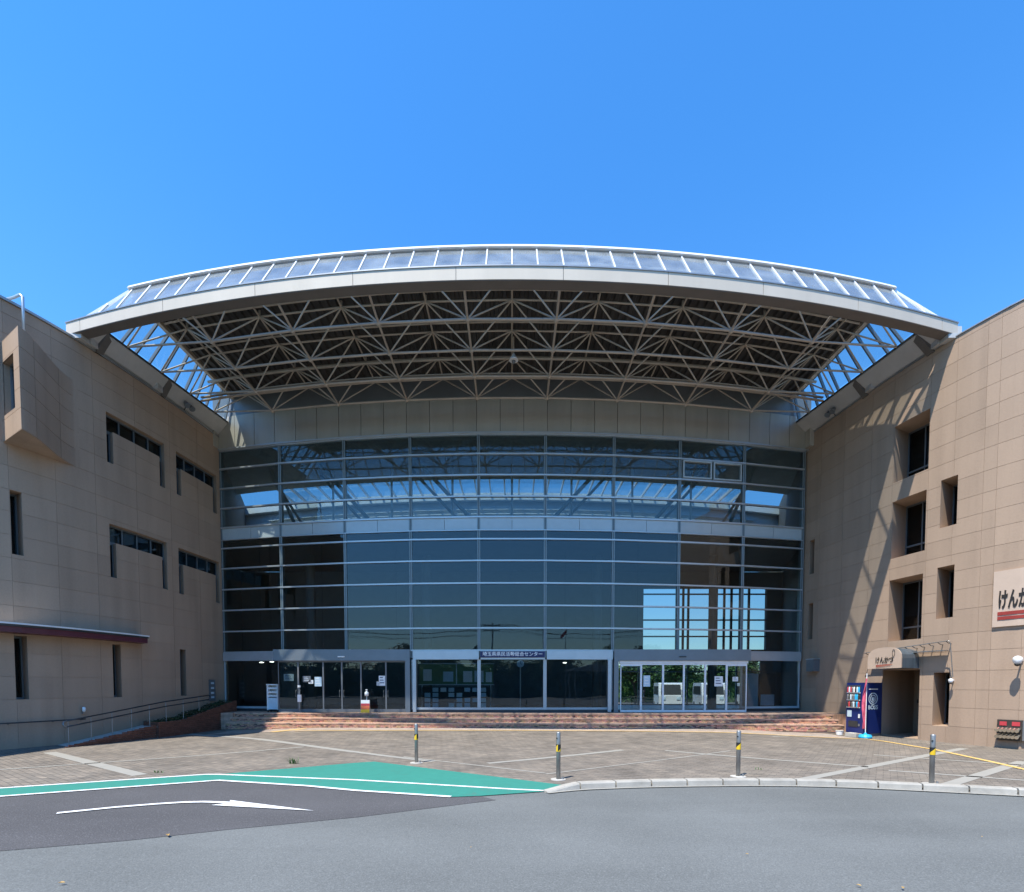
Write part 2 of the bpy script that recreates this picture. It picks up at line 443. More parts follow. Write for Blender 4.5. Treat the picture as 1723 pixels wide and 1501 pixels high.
def put(name, me, parent=None, label=None, cat=None, group=None, kind=None, mtx=None):
    o = bpy.data.objects.new(name, me)
    COL.objects.link(o)
    if mtx is not None: o.matrix_local = mtx
    if parent:
        o.parent = parent
        ROOT[o] = ROOT.get(parent, (0, 0, 0))
    if label: o["label"] = label
    if cat: o["category"] = cat
    if group: o["group"] = group
    if kind: o["kind"] = kind
    return o

def thing(name, loc, label, cat, group=None):
    o = bpy.data.objects.new(name, None)
    COL.objects.link(o)
    o.location = loc; o.empty_display_size = 0.3
    o["label"] = label; o["category"] = cat
    if group: o["group"] = group
    ROOT[o] = tuple(loc)
    return o

def frange(a, b, step):
    n = max(1, int(math.ceil(abs(b - a) / step - 1e-6)))
    return [a + (b - a) * i / n for i in range(n + 1)]

CYL = {}
def rod(name, a, b, r, m, parent):
    """a straight round bar between two points; bars share one unit cylinder per material"""
    if m not in CYL:
        mb = MB().lathe((0, 0, 0), [(1, 0), (1, 1)], 8)
        me = bpy.data.meshes.new('round_bar'); me.from_pydata(mb.v, [], mb.f)
        bb = bmesh.new(); bb.from_mesh(me); bmesh.ops.recalc_face_normals(bb, faces=bb.faces); bb.to_mesh(me); bb.free()
        for p in me.polygons: p.use_smooth = len(p.vertices) == 4
        me.materials.append(M[m]); CYL[m] = me
    a, b = Vector(a), Vector(b); d = b - a
    off = Vector(ROOT.get(parent, (0, 0, 0)))
    mtx = Matrix.Translation(a - off) @ d.to_track_quat('Z', 'Y').to_matrix().to_4x4() @ Matrix.Diagonal((r, r, d.length, 1))
    return put(name, CYL[m], parent, mtx=mtx)

def text_verts(body, size, bold=0.0, align='CENTER'):
    cu = bpy.data.curves.new('lettering', 'FONT')
    cu.body = body; cu.size = size; cu.align_x = align; cu.align_y = 'CENTER'; cu.offset = bold; cu.resolution_u = 3
    o = bpy.data.objects.new('lettering', cu); COL.objects.link(o)
    bpy.context.view_layer.update()
    me = bpy.data.meshes.new_from_object(o.evaluated_get(bpy.context.evaluated_depsgraph_get()))
    vs = [v.co.copy() for v in me.vertices]; fs = [tuple(p.vertices) for p in me.polygons]
    bpy.data.objects.remove(o); bpy.data.curves.remove(cu); bpy.data.meshes.remove(me)
    return vs, fs

def lettering(name, body, size, fn, m, parent, bold=0.0, align='CENTER', sx=1.0):
    vs, fs = text_verts(body, size, bold, align)
    mb = MB(); mb.v = [tuple(fn(v.x * sx, v.y)) for v in vs]; mb.f = fs
    return mb.build(name, m, parent, fix=False)

def sst(t):
    t = max(0.0, min(1.0, t)); return t * t * (3 - 2 * t)

def gz(x, y):
    """height of the forecourt: it rises a little towards the steps and falls off to the right"""
    return 0.13 * sst((y - 10.8) / 5.6) * (1 - sst((abs(x) - 6) / 4.5))

def wing_plan(a, s):
    """plan of the gently bowed wings: a = distance from the axis, s = distance along the wing"""
    r = hypot(a, s); return (r * atan2(a, s), r)

def wing(side, W):
    def fn(u, v, d=0.0):
        x, y = wing_plan(W - d, u)
        return (side * x, y, v)
    return fn
LW = wing(-1, 10.5)
RW = wing(1, 10.6)
def fy(x): return 18.45 + 0.0111 * x * x            # facade line
def cy(x): return 12.38 + 0.0131 * x * x            # canopy front line

# ------------------------------------------------------------------ ground
def flat(name, pts, z, m, **kw):
    mb = MB().quad(*[(x, y, z) for x, y in pts])
    return mb.build(name, m, None, fix=False, **kw)
flat('ground', [(-2500, -2500), (2500, -2500), (2500, 2500), (-2500, 2500)], -0.12, 'earth', kind='structure')

BND = [(-60, -18.5), (-7.89, 7.86), (-5.43, 9.08), (-5.21, 9.09), (-3.18, 10.44), (-2.86, 10.6), (0.87, 8.07), (1.11, 8.02), (1.9, 8.18), (2.79, 8.26), (3.7, 8.31), (4.54, 8.28), (5.3, 8.16), (6.08, 7.94), (7.59, 7.48), (9.5, 6.75), (14, 4.8), (30, -4)]
def yb(x):
    for (x0, y0), (x1, y1) in zip(BND, BND[1:]):
        if x0 <= x <= x1: return y0 + (y1 - y0) * (x - x0) / (x1 - x0)
    return -4
# road sheet under everything drivable
flat('road', [(-70, -45), (70, -45), (70, 13.5), (-70, 13.5)], -0.004, 'road', kind='structure')
# forecourt
xs = sorted(set([round(-24 + i * 0.5, 3) for i in range(97)] + [b[0] for b in BND if -24 < b[0] < 24]))
mb = MB(); NV = 30
for x in xs:
    y0 = yb(x)
    for j in range(NV + 1):
        y = y0 + (21.5 - y0) * j / NV
        mb.v.append((x, y, gz(x, y) + 0.004))
for i in range(len(xs) - 1):
    for j in range(NV):
        a = i * (NV + 1) + j
        mb.f.append((a, a + NV + 1, a + NV + 2, a + 1))
mb.build('forecourt', 'paver', None, fix=False, kind='structure')

# darker asphalt of the turning bay
flat('parking_bay', [(-60, -30), (-9, 2.9), (-6.2, 4.3), (-4.93, 4.89), (-3.98, 5.21), (-3.14, 5.62), (-1.88, 6.15), (-0.22, 7.08), (-0.46, 7.32), (-0.87, 7.3), (-2.35, 7.75), (-3.22, 8.1), (-4.89, 8.58), (-7.3, 7.32), (-60, -20)], 0.0, 'road_dark', kind='structure')
G_NEAR = [(-30, -4.5), (-7.3, 7.27), (-4.89, 8.53), (-3.22, 8.06), (-2.35, 7.69), (-0.87, 7.24), (-0.46, 7.31), (0.54, 7.64)]
G_FAR = [(0.87, 8.07), (-2.86, 10.6), (-3.18, 10.44), (-5.21, 9.09), (-5.43, 9.08), (-7.89, 7.86), (-30, -3.2)]
flat('green_path', G_NEAR + G_FAR, 0.008, 'green', kind='structure')

def strip(mb, pts, w, z, step=0.4, drape=False):
    """ribbon of width w along a polyline"""
    P = []
    for a, b in zip(pts, pts[1:]):
        n = max(1, int(hypot(b[0] - a[0], b[1] - a[1]) / step))
        P += [(a[0] + (b[0] - a[0]) * i / n, a[1] + (b[1] - a[1]) * i / n) for i in range(n)]
    P.append(pts[-1])
    base = len(mb.v)
    for i, p in enumerate(P):
        q0, q1 = P[max(0, i - 1)], P[min(len(P) - 1, i + 1)]
        dx, dy = q1[0] - q0[0], q1[1] - q0[1]; l = hypot(dx, dy)
        nx, ny = -dy / l * w / 2, dx / l * w / 2
        for s_ in (-1, 1):
            x, y = p[0] + s_ * nx, p[1] + s_ * ny
            mb.v.append((x, y, z + (gz(x, y) if drape else 0)))
        if i:
            a = base + 2 * i
            mb.f.append((a - 2, a - 1, a + 1, a))
    return mb

def line(name, pts, w, m, z=0.012, drape=False, **kw):
    return strip(MB(), pts, w, z, drape=drape).build(name, m, None, fix=False, kind='structure')
line('road_line', [(-30, -4.5), (-7.3, 7.27), (-4.89, 8.5), (-3.22, 8.03), (-2.35, 7.68), (-0.87, 7.25)], 0.085, 'white_paint')
line('road_line', [(-30, -3.2), (-7.89, 7.84), (-5.43, 9.06), (-5.2, 9.06), (-2.6, 8.53), (0.01, 7.77), (0.5, 7.66)], 0.075, 'white_paint')
mb = strip(MB(), [(-5.64, 6.31), (-5.15, 6.62), (-4.75, 6.80), (-4.45, 6.90), (-4.2, 6.93), (-3.95, 6.90), (-3.75, 6.86)], 0.09, 0.012, 0.1)
mb.v += [(-3.97, 6.73, 0.0125), (-2.50, 6.43, 0.0125), (-3.88, 7.02, 0.0125), (-3.80, 6.86, 0.0125)]
n = len(mb.v); mb.f += [(n - 4, n - 3, n - 1), (n - 1, n - 3, n - 2)]
mb.build('road_arrow', 'white_paint', None, fix=False, kind='structure')
# pale paver bands laid in two directions across the forecourt
for a, b, w in (((-10.9, 12.05), (-6.55, 9.0), 0.24), ((-10.4, 16.5), (-3.66, 11.99), 0.2), ((-9.7, 9.5), (-5.2, 12.8), 0.1), ((-4.17, 12.35), (-1.62, 10.6), 0.16),
                ((-0.49, 10.36), (2.66, 12.31), 0.16), ((4.75, 8.5), (11.3, 12.8), 0.19), ((6.9, 8.1), (10.6, 10.6), 0.2), ((3.66, 12.23), (6.9, 9.9), 0.13), ((7.0, 9.5), (8.7, 8.4), 0.12),
                ((7.6, 15.0), (10.2, 16.4), 0.14), ((-2.4, 11.3), (0.6, 9.2), 0.07), ((0.6, 9.1), (5.2, 12.2), 0.06), ((8.2, 11.6), (10.4, 9.9), 0.12)):
    line('paving_band', [a, b], w, 'paver_pale', 0.009, True)
# pinkish apron in front of the steps and the tactile strip
mb = MB(); 
ax = frange(-9.6, 10.2, 0.6)
def apron0(x): return 16.35 - 0.012 * max(0, x) ** 2 - 0.02 * max(0, -x - 6) ** 2
mb.grid(lambda u, v: (u, apron0(u) + (17.7 + 0.006 * u * u - apron0(u)) * v, gz(u, apron0(u) + (17.7 - apron0(u)) * v) + 0.008), ax, [0, .25, .5, .75, 1])
mb.build('apron', 'paver_pink', None, fix=False, kind='structure')
line('tactile_strip', [(-6.9, 16.28), (-3, 16.33), (0, 16.34), (4, 16.1), (6.5, 15.75), (9.0, 15.3), (10.35, 15.0), (10.45, 14.4), (10.35, 12.5), (9.9, 10.6), (9.6, 9.5), (9.2, 8.2)], 0.12, 'yellow_tile', 0.015, True)
line('tactile_strip', [(-7.6, 16.2), (-7.2, 16.75), (-6.95, 17.2)], 0.3, 'yellow_tile', 0.015, True)

# kerb stones
kerb = bpy.data.objects.new('kerb', None); COL.objects.link(kerb); kerb['kind'] = 'structure'
KP = [(0.52, 7.52), (0.80, 7.66), (1.10, 7.78), (1.9, 7.93), (2.79, 8.02), (3.7, 8.07), (4.54, 8.04), (5.3, 7.92), (6.08, 7.70), (7.59, 7.24), (9.5, 6.5), (14, 4.55)]
def along(pts, dist):
    for a, b in zip(pts, pts[1:]):
        l = hypot(b[0] - a[0], b[1] - a[1])
        if dist <= l: t = dist / l; return (a[0] + (b[0] - a[0]) * t, a[1] + (b[1] - a[1]) * t)
        dist -= l
    return pts[-1]
KL = sum(hypot(b[0] - a[0], b[1] - a[1]) for a, b in zip(KP, KP[1:]))
d = 0.0; i = 0
while d + 0.57 < KL:
    rings = []
    for t in (0.012, 0.2, 0.4, 0.566):
        p, q = along(KP, d + t), along(KP, d + t + 0.02)
        dx, dy = q[0] - p[0], q[1] - p[1]; l = hypot(dx, dy); nx, ny = -dy / l, dx / l
        h = 0.09 * sst((d + t + 0.12) / 0.75) + 0.014
        rings.append([(p[0] + nx * o, p[1] + ny * o, z) for o, z in ((0, -0.05), (0.015, h - 0.02), (0.03, h), (0.15, h), (0.155, -0.05))])
    MB().sweep(rings).build('kerb_stone', 'kerb', kerb)
    p = along(KP, d + 0.572); q = along(KP, d + 0.585)
    d += 0.578; i += 1
strip(MB(), [along(KP, KL * t / 60) for t in range(60)], 0.10, 0.010).build('gutter_line', 'paver_pale', None, fix=False, kind='structure')
strip(MB(), [(along(KP, KL * t / 60)[0] - 0.02, along(KP, KL * t / 60)[1] + 0.085) for t in range(6, 60)], 0.10, 0.05).build('kerb_bedding', 'joint', kerb, fix=False)

# ------------------------------------------------------------------ wing walls
def mbox(mb, fn, u0, u1, v0, v1, d0, d1, ustep=0.8):
    us = frange(u0, u1, ustep)
    return mb.sweep([[fn(u, v0, d0), fn(u, v1, d0), fn(u, v1, d1), fn(u, v0, d1)] for u in us])

def rects_minus(u0, u1, v0, v1, ops):
    uc = sorted(set([u0, u1] + [o for r in ops for o in r[:2] if u0 < o < u1]))
    vc = sorted(set([v0, v1] + [o for r in ops for o in r[2:] if v0 < o < v1]))
    out = []
    for a, b in zip(vc, vc[1:]):
        run = None
        for c, e in zip(uc, uc[1:]):
            hole = any(r[0] - 1e-6 <= c and e <= r[1] + 1e-6 and r[2] - 1e-6 <= a and b <= r[3] + 1e-6 for r in ops)
            if hole:
                if run: out.append((*run, a, b))
                run = None
            else:
                run = (run[0], e) if run else (c, e)
        if run: out.append((*run, a, b))
    return out

def clad_wall(root, fn, us, vs, ops, depth, m='tile', corem='reveal', gap=0.008, thick=0.006, ustep=0.8, core=True):
    for a, b in zip(us, us[1:]):
        for c, e in zip(vs, vs[1:]):
            rs = rects_minus(a + gap / 2, b - gap / 2, c + gap / 2, e - gap / 2, ops)
            if not rs: continue
            groups = []
            for r in rs:       # pieces that touch stay one panel
                t = [g for g in groups if any(min(r[1], q[1]) >= max(r[0], q[0]) - 1e-6 and min(r[3], q[3]) >= max(r[2], q[2]) - 1e-6 for q in g)]
                groups = [g for g in groups if g not in t] + [sum(t, []) + [r]]
            for g in groups:
                mb = MB()
                for r in g: mbox(mb, fn, *r, 0.0, -thick, ustep)
                mb.build('wall_panel', m, root)
    if core:
        mb = MB()
        for r in rects_minus(us[0], us[-1], vs[0], vs[-1], ops): mbox(mb, fn, *r, -thick - 0.001, -depth, ustep)
        mb.build('wall_core', corem, root)

def window(root, fn, rects, d, bars=(), bm='alu_dark', gm='glass_win', bw=0.045, hbars=()):
    """one window: frame bars round every light, a pane in each"""
    mb = MB()
    for (u0, u1, v0, v1) in rects:
        mbox(mb, fn, u0, u1, v0, v0 + bw, d + 0.04, d - 0.04)
        mbox(mb, fn, u0, u1, v1 - bw, v1, d + 0.04, d - 0.04)
        mbox(mb, fn, u0, u0 + bw, v0 + bw, v1 - bw, d + 0.038, d - 0.038)
        mbox(mb, fn, u1 - bw, u1, v0 + bw, v1 - bw, d + 0.038, d - 0.038)
    for (u, v0, v1) in bars: mbox(mb, fn, u - bw / 2, u + bw / 2, v0, v1, d + 0.036, d - 0.036)
    for (v, u0, u1) in hbars: mbox(mb, fn, u0, u1, v - bw / 2, v + bw / 2, d + 0.034, d - 0.034)
    w = mb.build('window', bm, root)
    for (u0, u1, v0, v1) in rects:
        cuts = sorted([u0 + bw] + [b[0] for b in bars if u0 < b[0] < u1 and b[1] < (v0 + v1) / 2 < b[2]] + [u1 - bw])
        for a, b in zip(cuts, cuts[1:]):
            mbox(MB(), fn, a, b, v0 + bw, v1 - bw, d + 0.006, d - 0.006).build('pane', gm, w)
    return w

def wing_shell(root, fn, u0, u1, depth, back, top):
    mb = MB()
    mbox(mb, fn, u0, u1, top - 0.35, top - 0.1, -depth - 0.002, -back)
    mb.build('roof_slab', 'concrete', root)
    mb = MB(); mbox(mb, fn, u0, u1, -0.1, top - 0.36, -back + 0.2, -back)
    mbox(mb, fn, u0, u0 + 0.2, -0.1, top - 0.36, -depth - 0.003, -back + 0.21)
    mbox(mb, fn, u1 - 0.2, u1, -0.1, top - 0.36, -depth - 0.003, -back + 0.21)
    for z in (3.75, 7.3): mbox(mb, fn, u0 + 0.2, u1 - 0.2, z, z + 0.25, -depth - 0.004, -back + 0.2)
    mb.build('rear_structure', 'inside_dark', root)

# left wing
lw = thing('building_wing', LW(11.0, 0, 0), 'shaded three storey tan tiled wing with n-shaped windows and a curved bay', 'building')
LV = [-0.05, 0.65, 1.23, 1.80, 2.38, 2.95, 3.55, 4.15, 4.72, 5.28, 5.85, 6.38, 6.95, 7.5, 8.05, 8.57, 9.09, 9.6, 10.12, 10.60, 10.90]
LU = [5.0, 5.9, 7.3, 8.8, 10.25, 12.0, 13.7, 15.3, 17.1]
PI = []
for (u0, u1, zt, zs, zb) in ((10.76, 13.42, 9.42, 8.92, 8.0), (14.05, 16.54, 9.42, 8.90, 8.0), (10.76, 13.42, 6.25, 5.73, 4.72), (14.05, 16.60, 6.22, 5.69, 4.68)):
    PI.append([(u0, u1, zs, zt), (u0, u0 + 0.26, zb, zs), (u1 - 0.26, u1, zb, zs)])
SL = [(7.32, 7.68, 4.82, 6.38), (7.28, 7.68, 1.23, 2.82), (10.73, 11.08, 1.23, 2.78), (13.98, 14.32, 1.22, 2.80), (5.6, 5.96, 1.23, 2.82), (5.6, 5.96, 4.82, 6.38)]
ops = [r for p in PI for r in p] + SL + [(5.0, 7.19, 7.5, 9.8)]
clad_wall(lw, LW, LU, LV, ops, 0.34)
for p in PI:
    (u0, u1, zs, zt) = p[0]
    q = [(u0, u1, zs, zt), p[1], p[2]]
    window(lw, LW, q, -0.16, bars=[(u0 + (u1 - u0) * k / 4, zs + 0.045, zt - 0.045) for k in (1, 2, 3)])
for r in SL: window(lw, LW, [r], -0.26)
wing_shell(lw, LW, 5.0, 17.3, 0.34, 5.0, 10.9)
mb = MB(); mbox(mb, LW, 5.0, 17.1, 10.90, 10.96, 0.03, -0.38)
mb.build('coping', 'coping', lw)
# curved bay on the upper floor
def bayp(s): return 0.80 * (1 - sst((s - 6.9) / 2.75))
def BAY(u, v, d=0.0): return LW(u, v, bayp(u) + d)
BV = [7.5, 7.98, 8.44, 8.90, 9.36, 9.80]
for a, b in zip((7.19, 7.75, 8.9), (7.75, 8.9, 9.7)):
    for c, e in zip(BV, BV[1:]):
        mbox(MB(), BAY, a + 0.005, b - 0.005, c + 0.005, e - 0.005, 0.0, -0.02, 0.12).build('bay_panel', 'tile', lw)
mb = MB()
us = frange(7.62, 9.62, 0.12)
mb.sweep([[LW(u, 7.49, 0.004), LW(u, 9.81, 0.004), BAY(u, 9.81, -0.021), BAY(u, 7.49, -0.021)] for u in us])
mb.build('bay_body', 'reveal', lw)
for nm, z0, z1 in (('bay_underside', 7.488, 7.502), ('bay_ledge', 9.8, 9.812)):
    MB().sweep([[LW(u, z0, -0.5), LW(u, z1, -0.5), BAY(u, z1, -0.004), BAY(u, z0, -0.004)] for u in frange(7.19, 7.66, 0.1)]).build(nm, 'reveal', lw)
mbox(MB(), BAY, 7.2, 7.7, 7.5, 9.8, -0.021, -0.06, 0.1).build('bay_backing', 'reveal', lw)
# the bay's end face with its window, running back past the wall
e0, e1 = LW(7.185, 0, bayp(7.185)), LW(7.185, 0, -2.2)
ev = (Vector(e1) - Vector(e0)); el = ev.length; ev.normalize(); en = Vector((ev.y, -ev.x, 0))
if en.y > 0: en = -en
def ENDF(u, v, d=0.0):
    p = Vector(e0) + ev * u + en * d; return (p.x, p.y, v)
clad_wall(lw, ENDF, [0, 1.3, el], BV, [(0.36, 1.10, 8.07, 9.32)], 0.3, core=False)
mb = MB()
for r in rects_minus(0.29, el, 7.5, 9.8, [(0.36, 1.10, 8.07, 9.32)]): mbox(mb, ENDF, *r, -0.021, -0.24)
mb.build('wall_core', 'reveal', lw)
window(lw, ENDF, [(0.36, 1.10, 8.07, 9.32)], -0.17)
mbox(MB(), ENDF, 0.75, 1.2, 8.0, 9.4, -0.27, -0.29).build('sheen_sheet', 'concrete', lw)  # added pale sheet behind the pane, lightening it like a reflection
mbox(MB(), LW, 5.0, 7.18, 7.36, 7.495, 0, -2.2).build('bay_floor', 'reveal', lw)
mbox(MB(), LW, 5.0, 7.15, 9.81, 9.9, -0.35, -2.2).build('bay_ceiling', 'reveal', lw)
# roof overflow pipe on the bay
mb = MB().tube([LW(7.75, 9.9, 0.25), LW(7.75, 11.0, 0.25), LW(7.72, 11.06, 0.2), LW(7.66, 11.08, 0.0), LW(7.4, 11.1, -0.4)], 0.032)
mb.build('overflow_pipe', 'alu', lw, smooth=True)
# unseen wing extension, added to shade the left ground and darken the mirrored glass
xe, ye = LW(5.0, 0, 0)[:2]
for z0, z1 in zip((-0.1, 3.6, 7.3), (3.58, 7.28, 10.9)): MB().box(xe - 6, xe - 1.9, 6.0, ye - 0.02, z0, z1).build('unseen_wing_block', 'tile', lw)
# maroon canopy strip along the ground floor
aw = thing('wall_awning', LW(9, 2.82, 0.3), 'long thin maroon edged awning above the narrow ground floor windows', 'awning')
mbox(MB(), LW, 5.0, 11.97, 2.86, 3.00, 0.30, 0.0).build('fascia_board', 'maroon', aw)
mbox(MB(), LW, 5.0, 12.0, 3.002, 3.05, 0.32, 0.0).build('dark_trim', 'frame_dark', aw)
mbox(MB(), LW, 5.0, 12.02, 3.052, 3.09, 0.34, 0.0).build('top_trim', 'white_metal', aw)

# right wing
rw = thing('building_wing', RW(11.0, 0, 0), 'sunlit three storey tan tiled wing with deep recessed windows', 'building')
RV = [-0.2, 0.46, 0.97, 1.46, 1.97, 2.5, 2.98, 3.62, 4.16, 4.67, 5.13, 5.6, 6.05, 6.55, 7.10, 7.68, 8.2, 8.72, 9.24, 9.76, 10.3, 10.80, 10.95]
RU = [4.6, 5.4, 6.2, 7.0, 7.52, 7.98, 8.38, 8.95, 9.75, 10.5, 11.2, 11.9, 12.93, 14.1, 15.3, 17.0]
RU2 = [4.6, 6.2, 7.0, 7.95, 8.38, 9.4, 10.36, 11.9, 12.93, 14.4, 15.8, 17.0]
BIG = [(10.38, 11.86, 7.72, 9.40), (10.42, 11.86, 5.44, 7.15), (10.46, 11.90, 2.93, 4.79)]
MID = [(9.25, 9.87, 5.94, 7.25), (9.27, 9.90, 3.44, 4.86), (9.30, 9.91, 0.45, 1.94)]
FAR = [(16.12, 16.44, 5.74, 7.0), (16.12, 16.44, 3.30, 4.65)]
DOOR = (10.46, 12.08, -0.2, 2.05)
clad_wall(rw, RW, RU2, RV, BIG + MID + FAR + [DOOR], 0.72)
for r in BIG:
    u0, u1, v0, v1 = r
    window(rw, RW, [r], -0.62, bars=[((u0 + u1) / 2, v0 + 0.045, v1 - 0.045)], hbars=[(v0 + 0.45, u0 + 0.05, u1 - 0.05)])
    mbox(MB(), RW, u0 + 0.06, (u0 + u1) / 2 + 0.1, v0 + 0.1, v1 - 0.05, -0.70, -0.715).build('window_sheen', 'window_sheen', rw)  # added grey sheet behind the pane, standing in for reflections in the glass
for r in MID + FAR: window(rw, RW, [r], -0.55)
wing_shell(rw, RW, 4.6, 17.2, 0.72, 5.0, 10.9)
mbox(MB(), RW, 4.6, 17.0, 10.95, 10.98, 0.02, -0.74).build('coping', 'coping', rw)
xe, ye = RW(4.6, 0, 0)[:2]
for z0, z1 in zip((-0.2, 3.6, 7.3), (3.58, 7.28, 10.95)): MB().box(xe + 0.02, xe + 6, 6.6, ye - 0.02, z0, z1).build('unseen_wing_block', 'tile', rw)  # unseen extension, added for what the hall glass mirrors
# recessed doorway
mb = MB(); mbox(mb, RW, 10.46, 12.08, -0.2, 0.02, -0.03, -1.6)
mbox(mb, RW, 12.08, 12.2, 0.0, 2.05, -0.722, -1.6); mbox(mb, RW, 10.34, 10.46, 0.0, 2.05, -0.722, -1.6); mbox(mb, RW, 10.34, 12.2, 2.052, 2.15, -0.722, -1.6)
mbox(mb, RW, 11.5, 12.08, 0.02, 2.05, -1.4, -1.6)
mb.build('door_recess', 'reveal', rw)
dr = window(rw, RW, [(10.46, 11.5, 0.02, 2.05)], -1.42, bars=[(10.98, 0.06, 2.0)], bm='frame_dark')
dr.name = 'door'
mbox(MB(), RW, 11.05, 11.35, 0.95, 1.4, -1.36, -1.365).build('door_notice', 'white', dr)
mbox(MB(), RW, 11.62, 11.9, 1.0, 1.12, -1.37, -1.4).build('name_plate', 'brown_panel', rw)
# thin grey render step line
# barrel awning over the doorway
ba = thing('barrel_awning', RW(11.2, 2.07, 0.0), 'zinc barrel awning with cream arched sign face over the side doorway', 'awning')
def arch(u0, u1, z0, zs, zt, k=12):
    pts = [(u0, z0), (u0, zs)]
    for i in range(1, k):
        t = pi - pi * i / k
        c = cos(t); uu = (u0 + u1) / 2 + (u1 - u0) / 2 * (abs(c) ** 0.8) * (1 if c > 0 else -1)
        pts.append((uu, zs + (zt - zs) * sin(t) ** 0.8))
    pts += [(u1, zs), (u1, z0)]
    return pts
AR = arch(10.48, 11.95, 2.07, 2.36, 2.68)
MB().prism([RW(u, z, 0.70) for u, z in AR], [RW(u, z, 0.735) for u, z in AR]).build('sign_face', 'cream', ba)
AR2 = arch(10.50, 11.93, 2.075, 2.355, 2.668)
mb = MB()
for d0, d1 in ((0.005, 0.23), (0.235, 0.465), (0.47, 0.699)):
    sc = lambda r, d: [RW(u, z, d) for u, z in r]
    mb.sweep([sc(AR2, d0), sc(AR2, d1)])
mb.build('zinc_cover', 'awning', ba)
def on_awning(x, y): return RW(11.2 - x, 2.3 + y, 0.742)
lettering('lettering', 'けんかつ', 0.2, on_awning, 'ink', ba, 0.006)
MB().quad(*[on_awning(x, y) for x, y in ((-0.36, -0.125), (0.36, -0.11), (0.36, -0.125), (-0.36, -0.155))]).build('red_stroke', 'red', ba, fix=False)
MB().quad(*[on_awning(x, y) for x, y in ((-0.36, -0.165), (0.28, -0.14), (0.28, -0.15), (-0.36, -0.19))]).build('red_stroke', 'red', ba, fix=False)
mb = MB(); ring = [(0.40 + 0.05 * cos(t * pi / 8), 0.20 + 0.10 * sin(t * pi / 8)) for t in range(17)]
strip2 = [RW(11.2 - x, 2.3 + y, 0.745) for x, y in ring]
mb.tube(strip2, 0.006, 5); mb.tube([on_awning(0.38, 0.10), on_awning(0.32, -0.02)], 0.006, 5)
mb.build('spoon_outline', 'ink', ba)
# big cream sign board
bd = thing('sign_board', RW(7.0, 3.04, 0.02), 'large cream sign board with black brush lettering and two red strokes', 'sign')
mb = MB(); mbox(mb, RW, 4.7, 7.90, 3.06, 4.46, 0.035, 0.0); mb.build('board', 'cream', bd)
def on_board(x, y): return RW(7.74 - x, 3.70 + y, 0.042)
lettering('lettering', 'けんかつ', 0.50, on_board, 'ink', bd, 0.022, 'LEFT', 0.62)
for k, (y0, y1) in enumerate(((0.0, -0.085), (-0.12, -0.2))):
    mbox(MB(), RW, 5.4, 7.74, 3.43 + y1, 3.43 + y0, 0.041, 0.034, 0.2).build('red_stroke', 'red', bd)
# conduit rail and lamps on the right wall
cd = thing('wall_conduit', RW(10.5, 2.7, 0.05), 'thin metal conduit rail on short brackets above the barrel awning', 'conduit')
MB().tube([RW(u, 2.60 + 0.18 * (12.75 - u) / 3.55, 0.22) for u in frange(12.75, 9.2, 0.5)] + [RW(9.17, 2.76, 0.22), RW(9.15, 2.70, 0.2), RW(9.14, 1.8, 0.06)], 0.013, 6).build('rail', 'steel', cd)
for u in (12.7, 12.4, 10.9, 10.6, 10.3, 9.95, 9.6, 9.3):
    z = 2.60 + 0.18 * (12.75 - u) / 3.55
    MB().tube([RW(u, z, 0.22), RW(u, z - 0.05, 0.1), RW(u, z - 0.05, -0.005)], 0.012, 6).build('bracket', 'bracket', cd)
mbox(MB(), RW, 9.35, 12.5, 2.52, 2.54, 0.2, 0.04).build('cable_tray', 'steel', cd)
def wall_lamp(fn, u, v, label, s=1.0):
    t = thing('security_camera', fn(u, v, 0), label, 'camera')
    mb = MB(); mbox(mb, fn, u - 0.03 * s, u + 0.03 * s, v - 0.03 * s, v + 0.03 * s, 0.03, -0.005); mb.tube([fn(u, v, 0.02), fn(u, v, 0.12 * s)], 0.014 * s, 6); mb.build('bracket', 'white_metal', t)
    c = fn(u, v, 0.15 * s)
    MB().lathe((c[0], c[1], c[2] - 0.05 * s), [(0.005, -0.045 * s), (0.05 * s, -0.03 * s), (0.07 * s, 0.02 * s), (0.07 * s, 0.07 * s), (0.04 * s, 0.1 * s), (0.005, 0.11 * s)], 12).build('housing', 'white_metal', t, smooth=True)
    MB().lathe((c[0], c[1], c[2] - 0.09 * s), [(0.004, -0.04 * s), (0.035 * s, -0.028 * s), (0.048 * s, 0.008 * s)], 12).build('lens_dome', 'black', t, smooth=True)
wall_lamp(RW, 9.16, 1.72, 'small white security camera beside the ground floor window at the conduit end', 0.8)
wall_lamp(RW, 6.96, 2.22, 'white dome security camera below the large cream sign board', 1.35)
# fire hose inlet panel
fp = thing('fire_inlet_panel', RW(7.2, 0.2, 0), 'dark metal fire inlet panel with red labels and rows of brass couplings', 'panel')
mbox(MB(), RW, 6.85, 7.62, 0.20, 0.72, 0.04, -0.005).build('back_plate', 'brown_panel', fp)
for u0, u1, m_ in ((7.32, 7.54, 'red_label'), (6.92, 7.16, 'red_label')):
    mbox(MB(), RW, u0, u1, 0.575, 0.675, 0.048, 0.041).build('label_plate', m_, fp)
for j, v in enumerate((0.50, 0.34)):
    for i in range(6):
        u = 7.54 - i * 0.122
        MB().tube([RW(u, v, 0.035), RW(u, v, 0.09), RW(u, v - 0.03, 0.15)], [0.03, 0.034, 0.03], 8).build('coupling', 'brass', fp, smooth=False)
        MB().tube([RW(u, v - 0.03, 0.15), RW(u, v - 0.04, 0.172)], [0.042, 0.042], 8).build('coupling_cap', 'brass', fp)
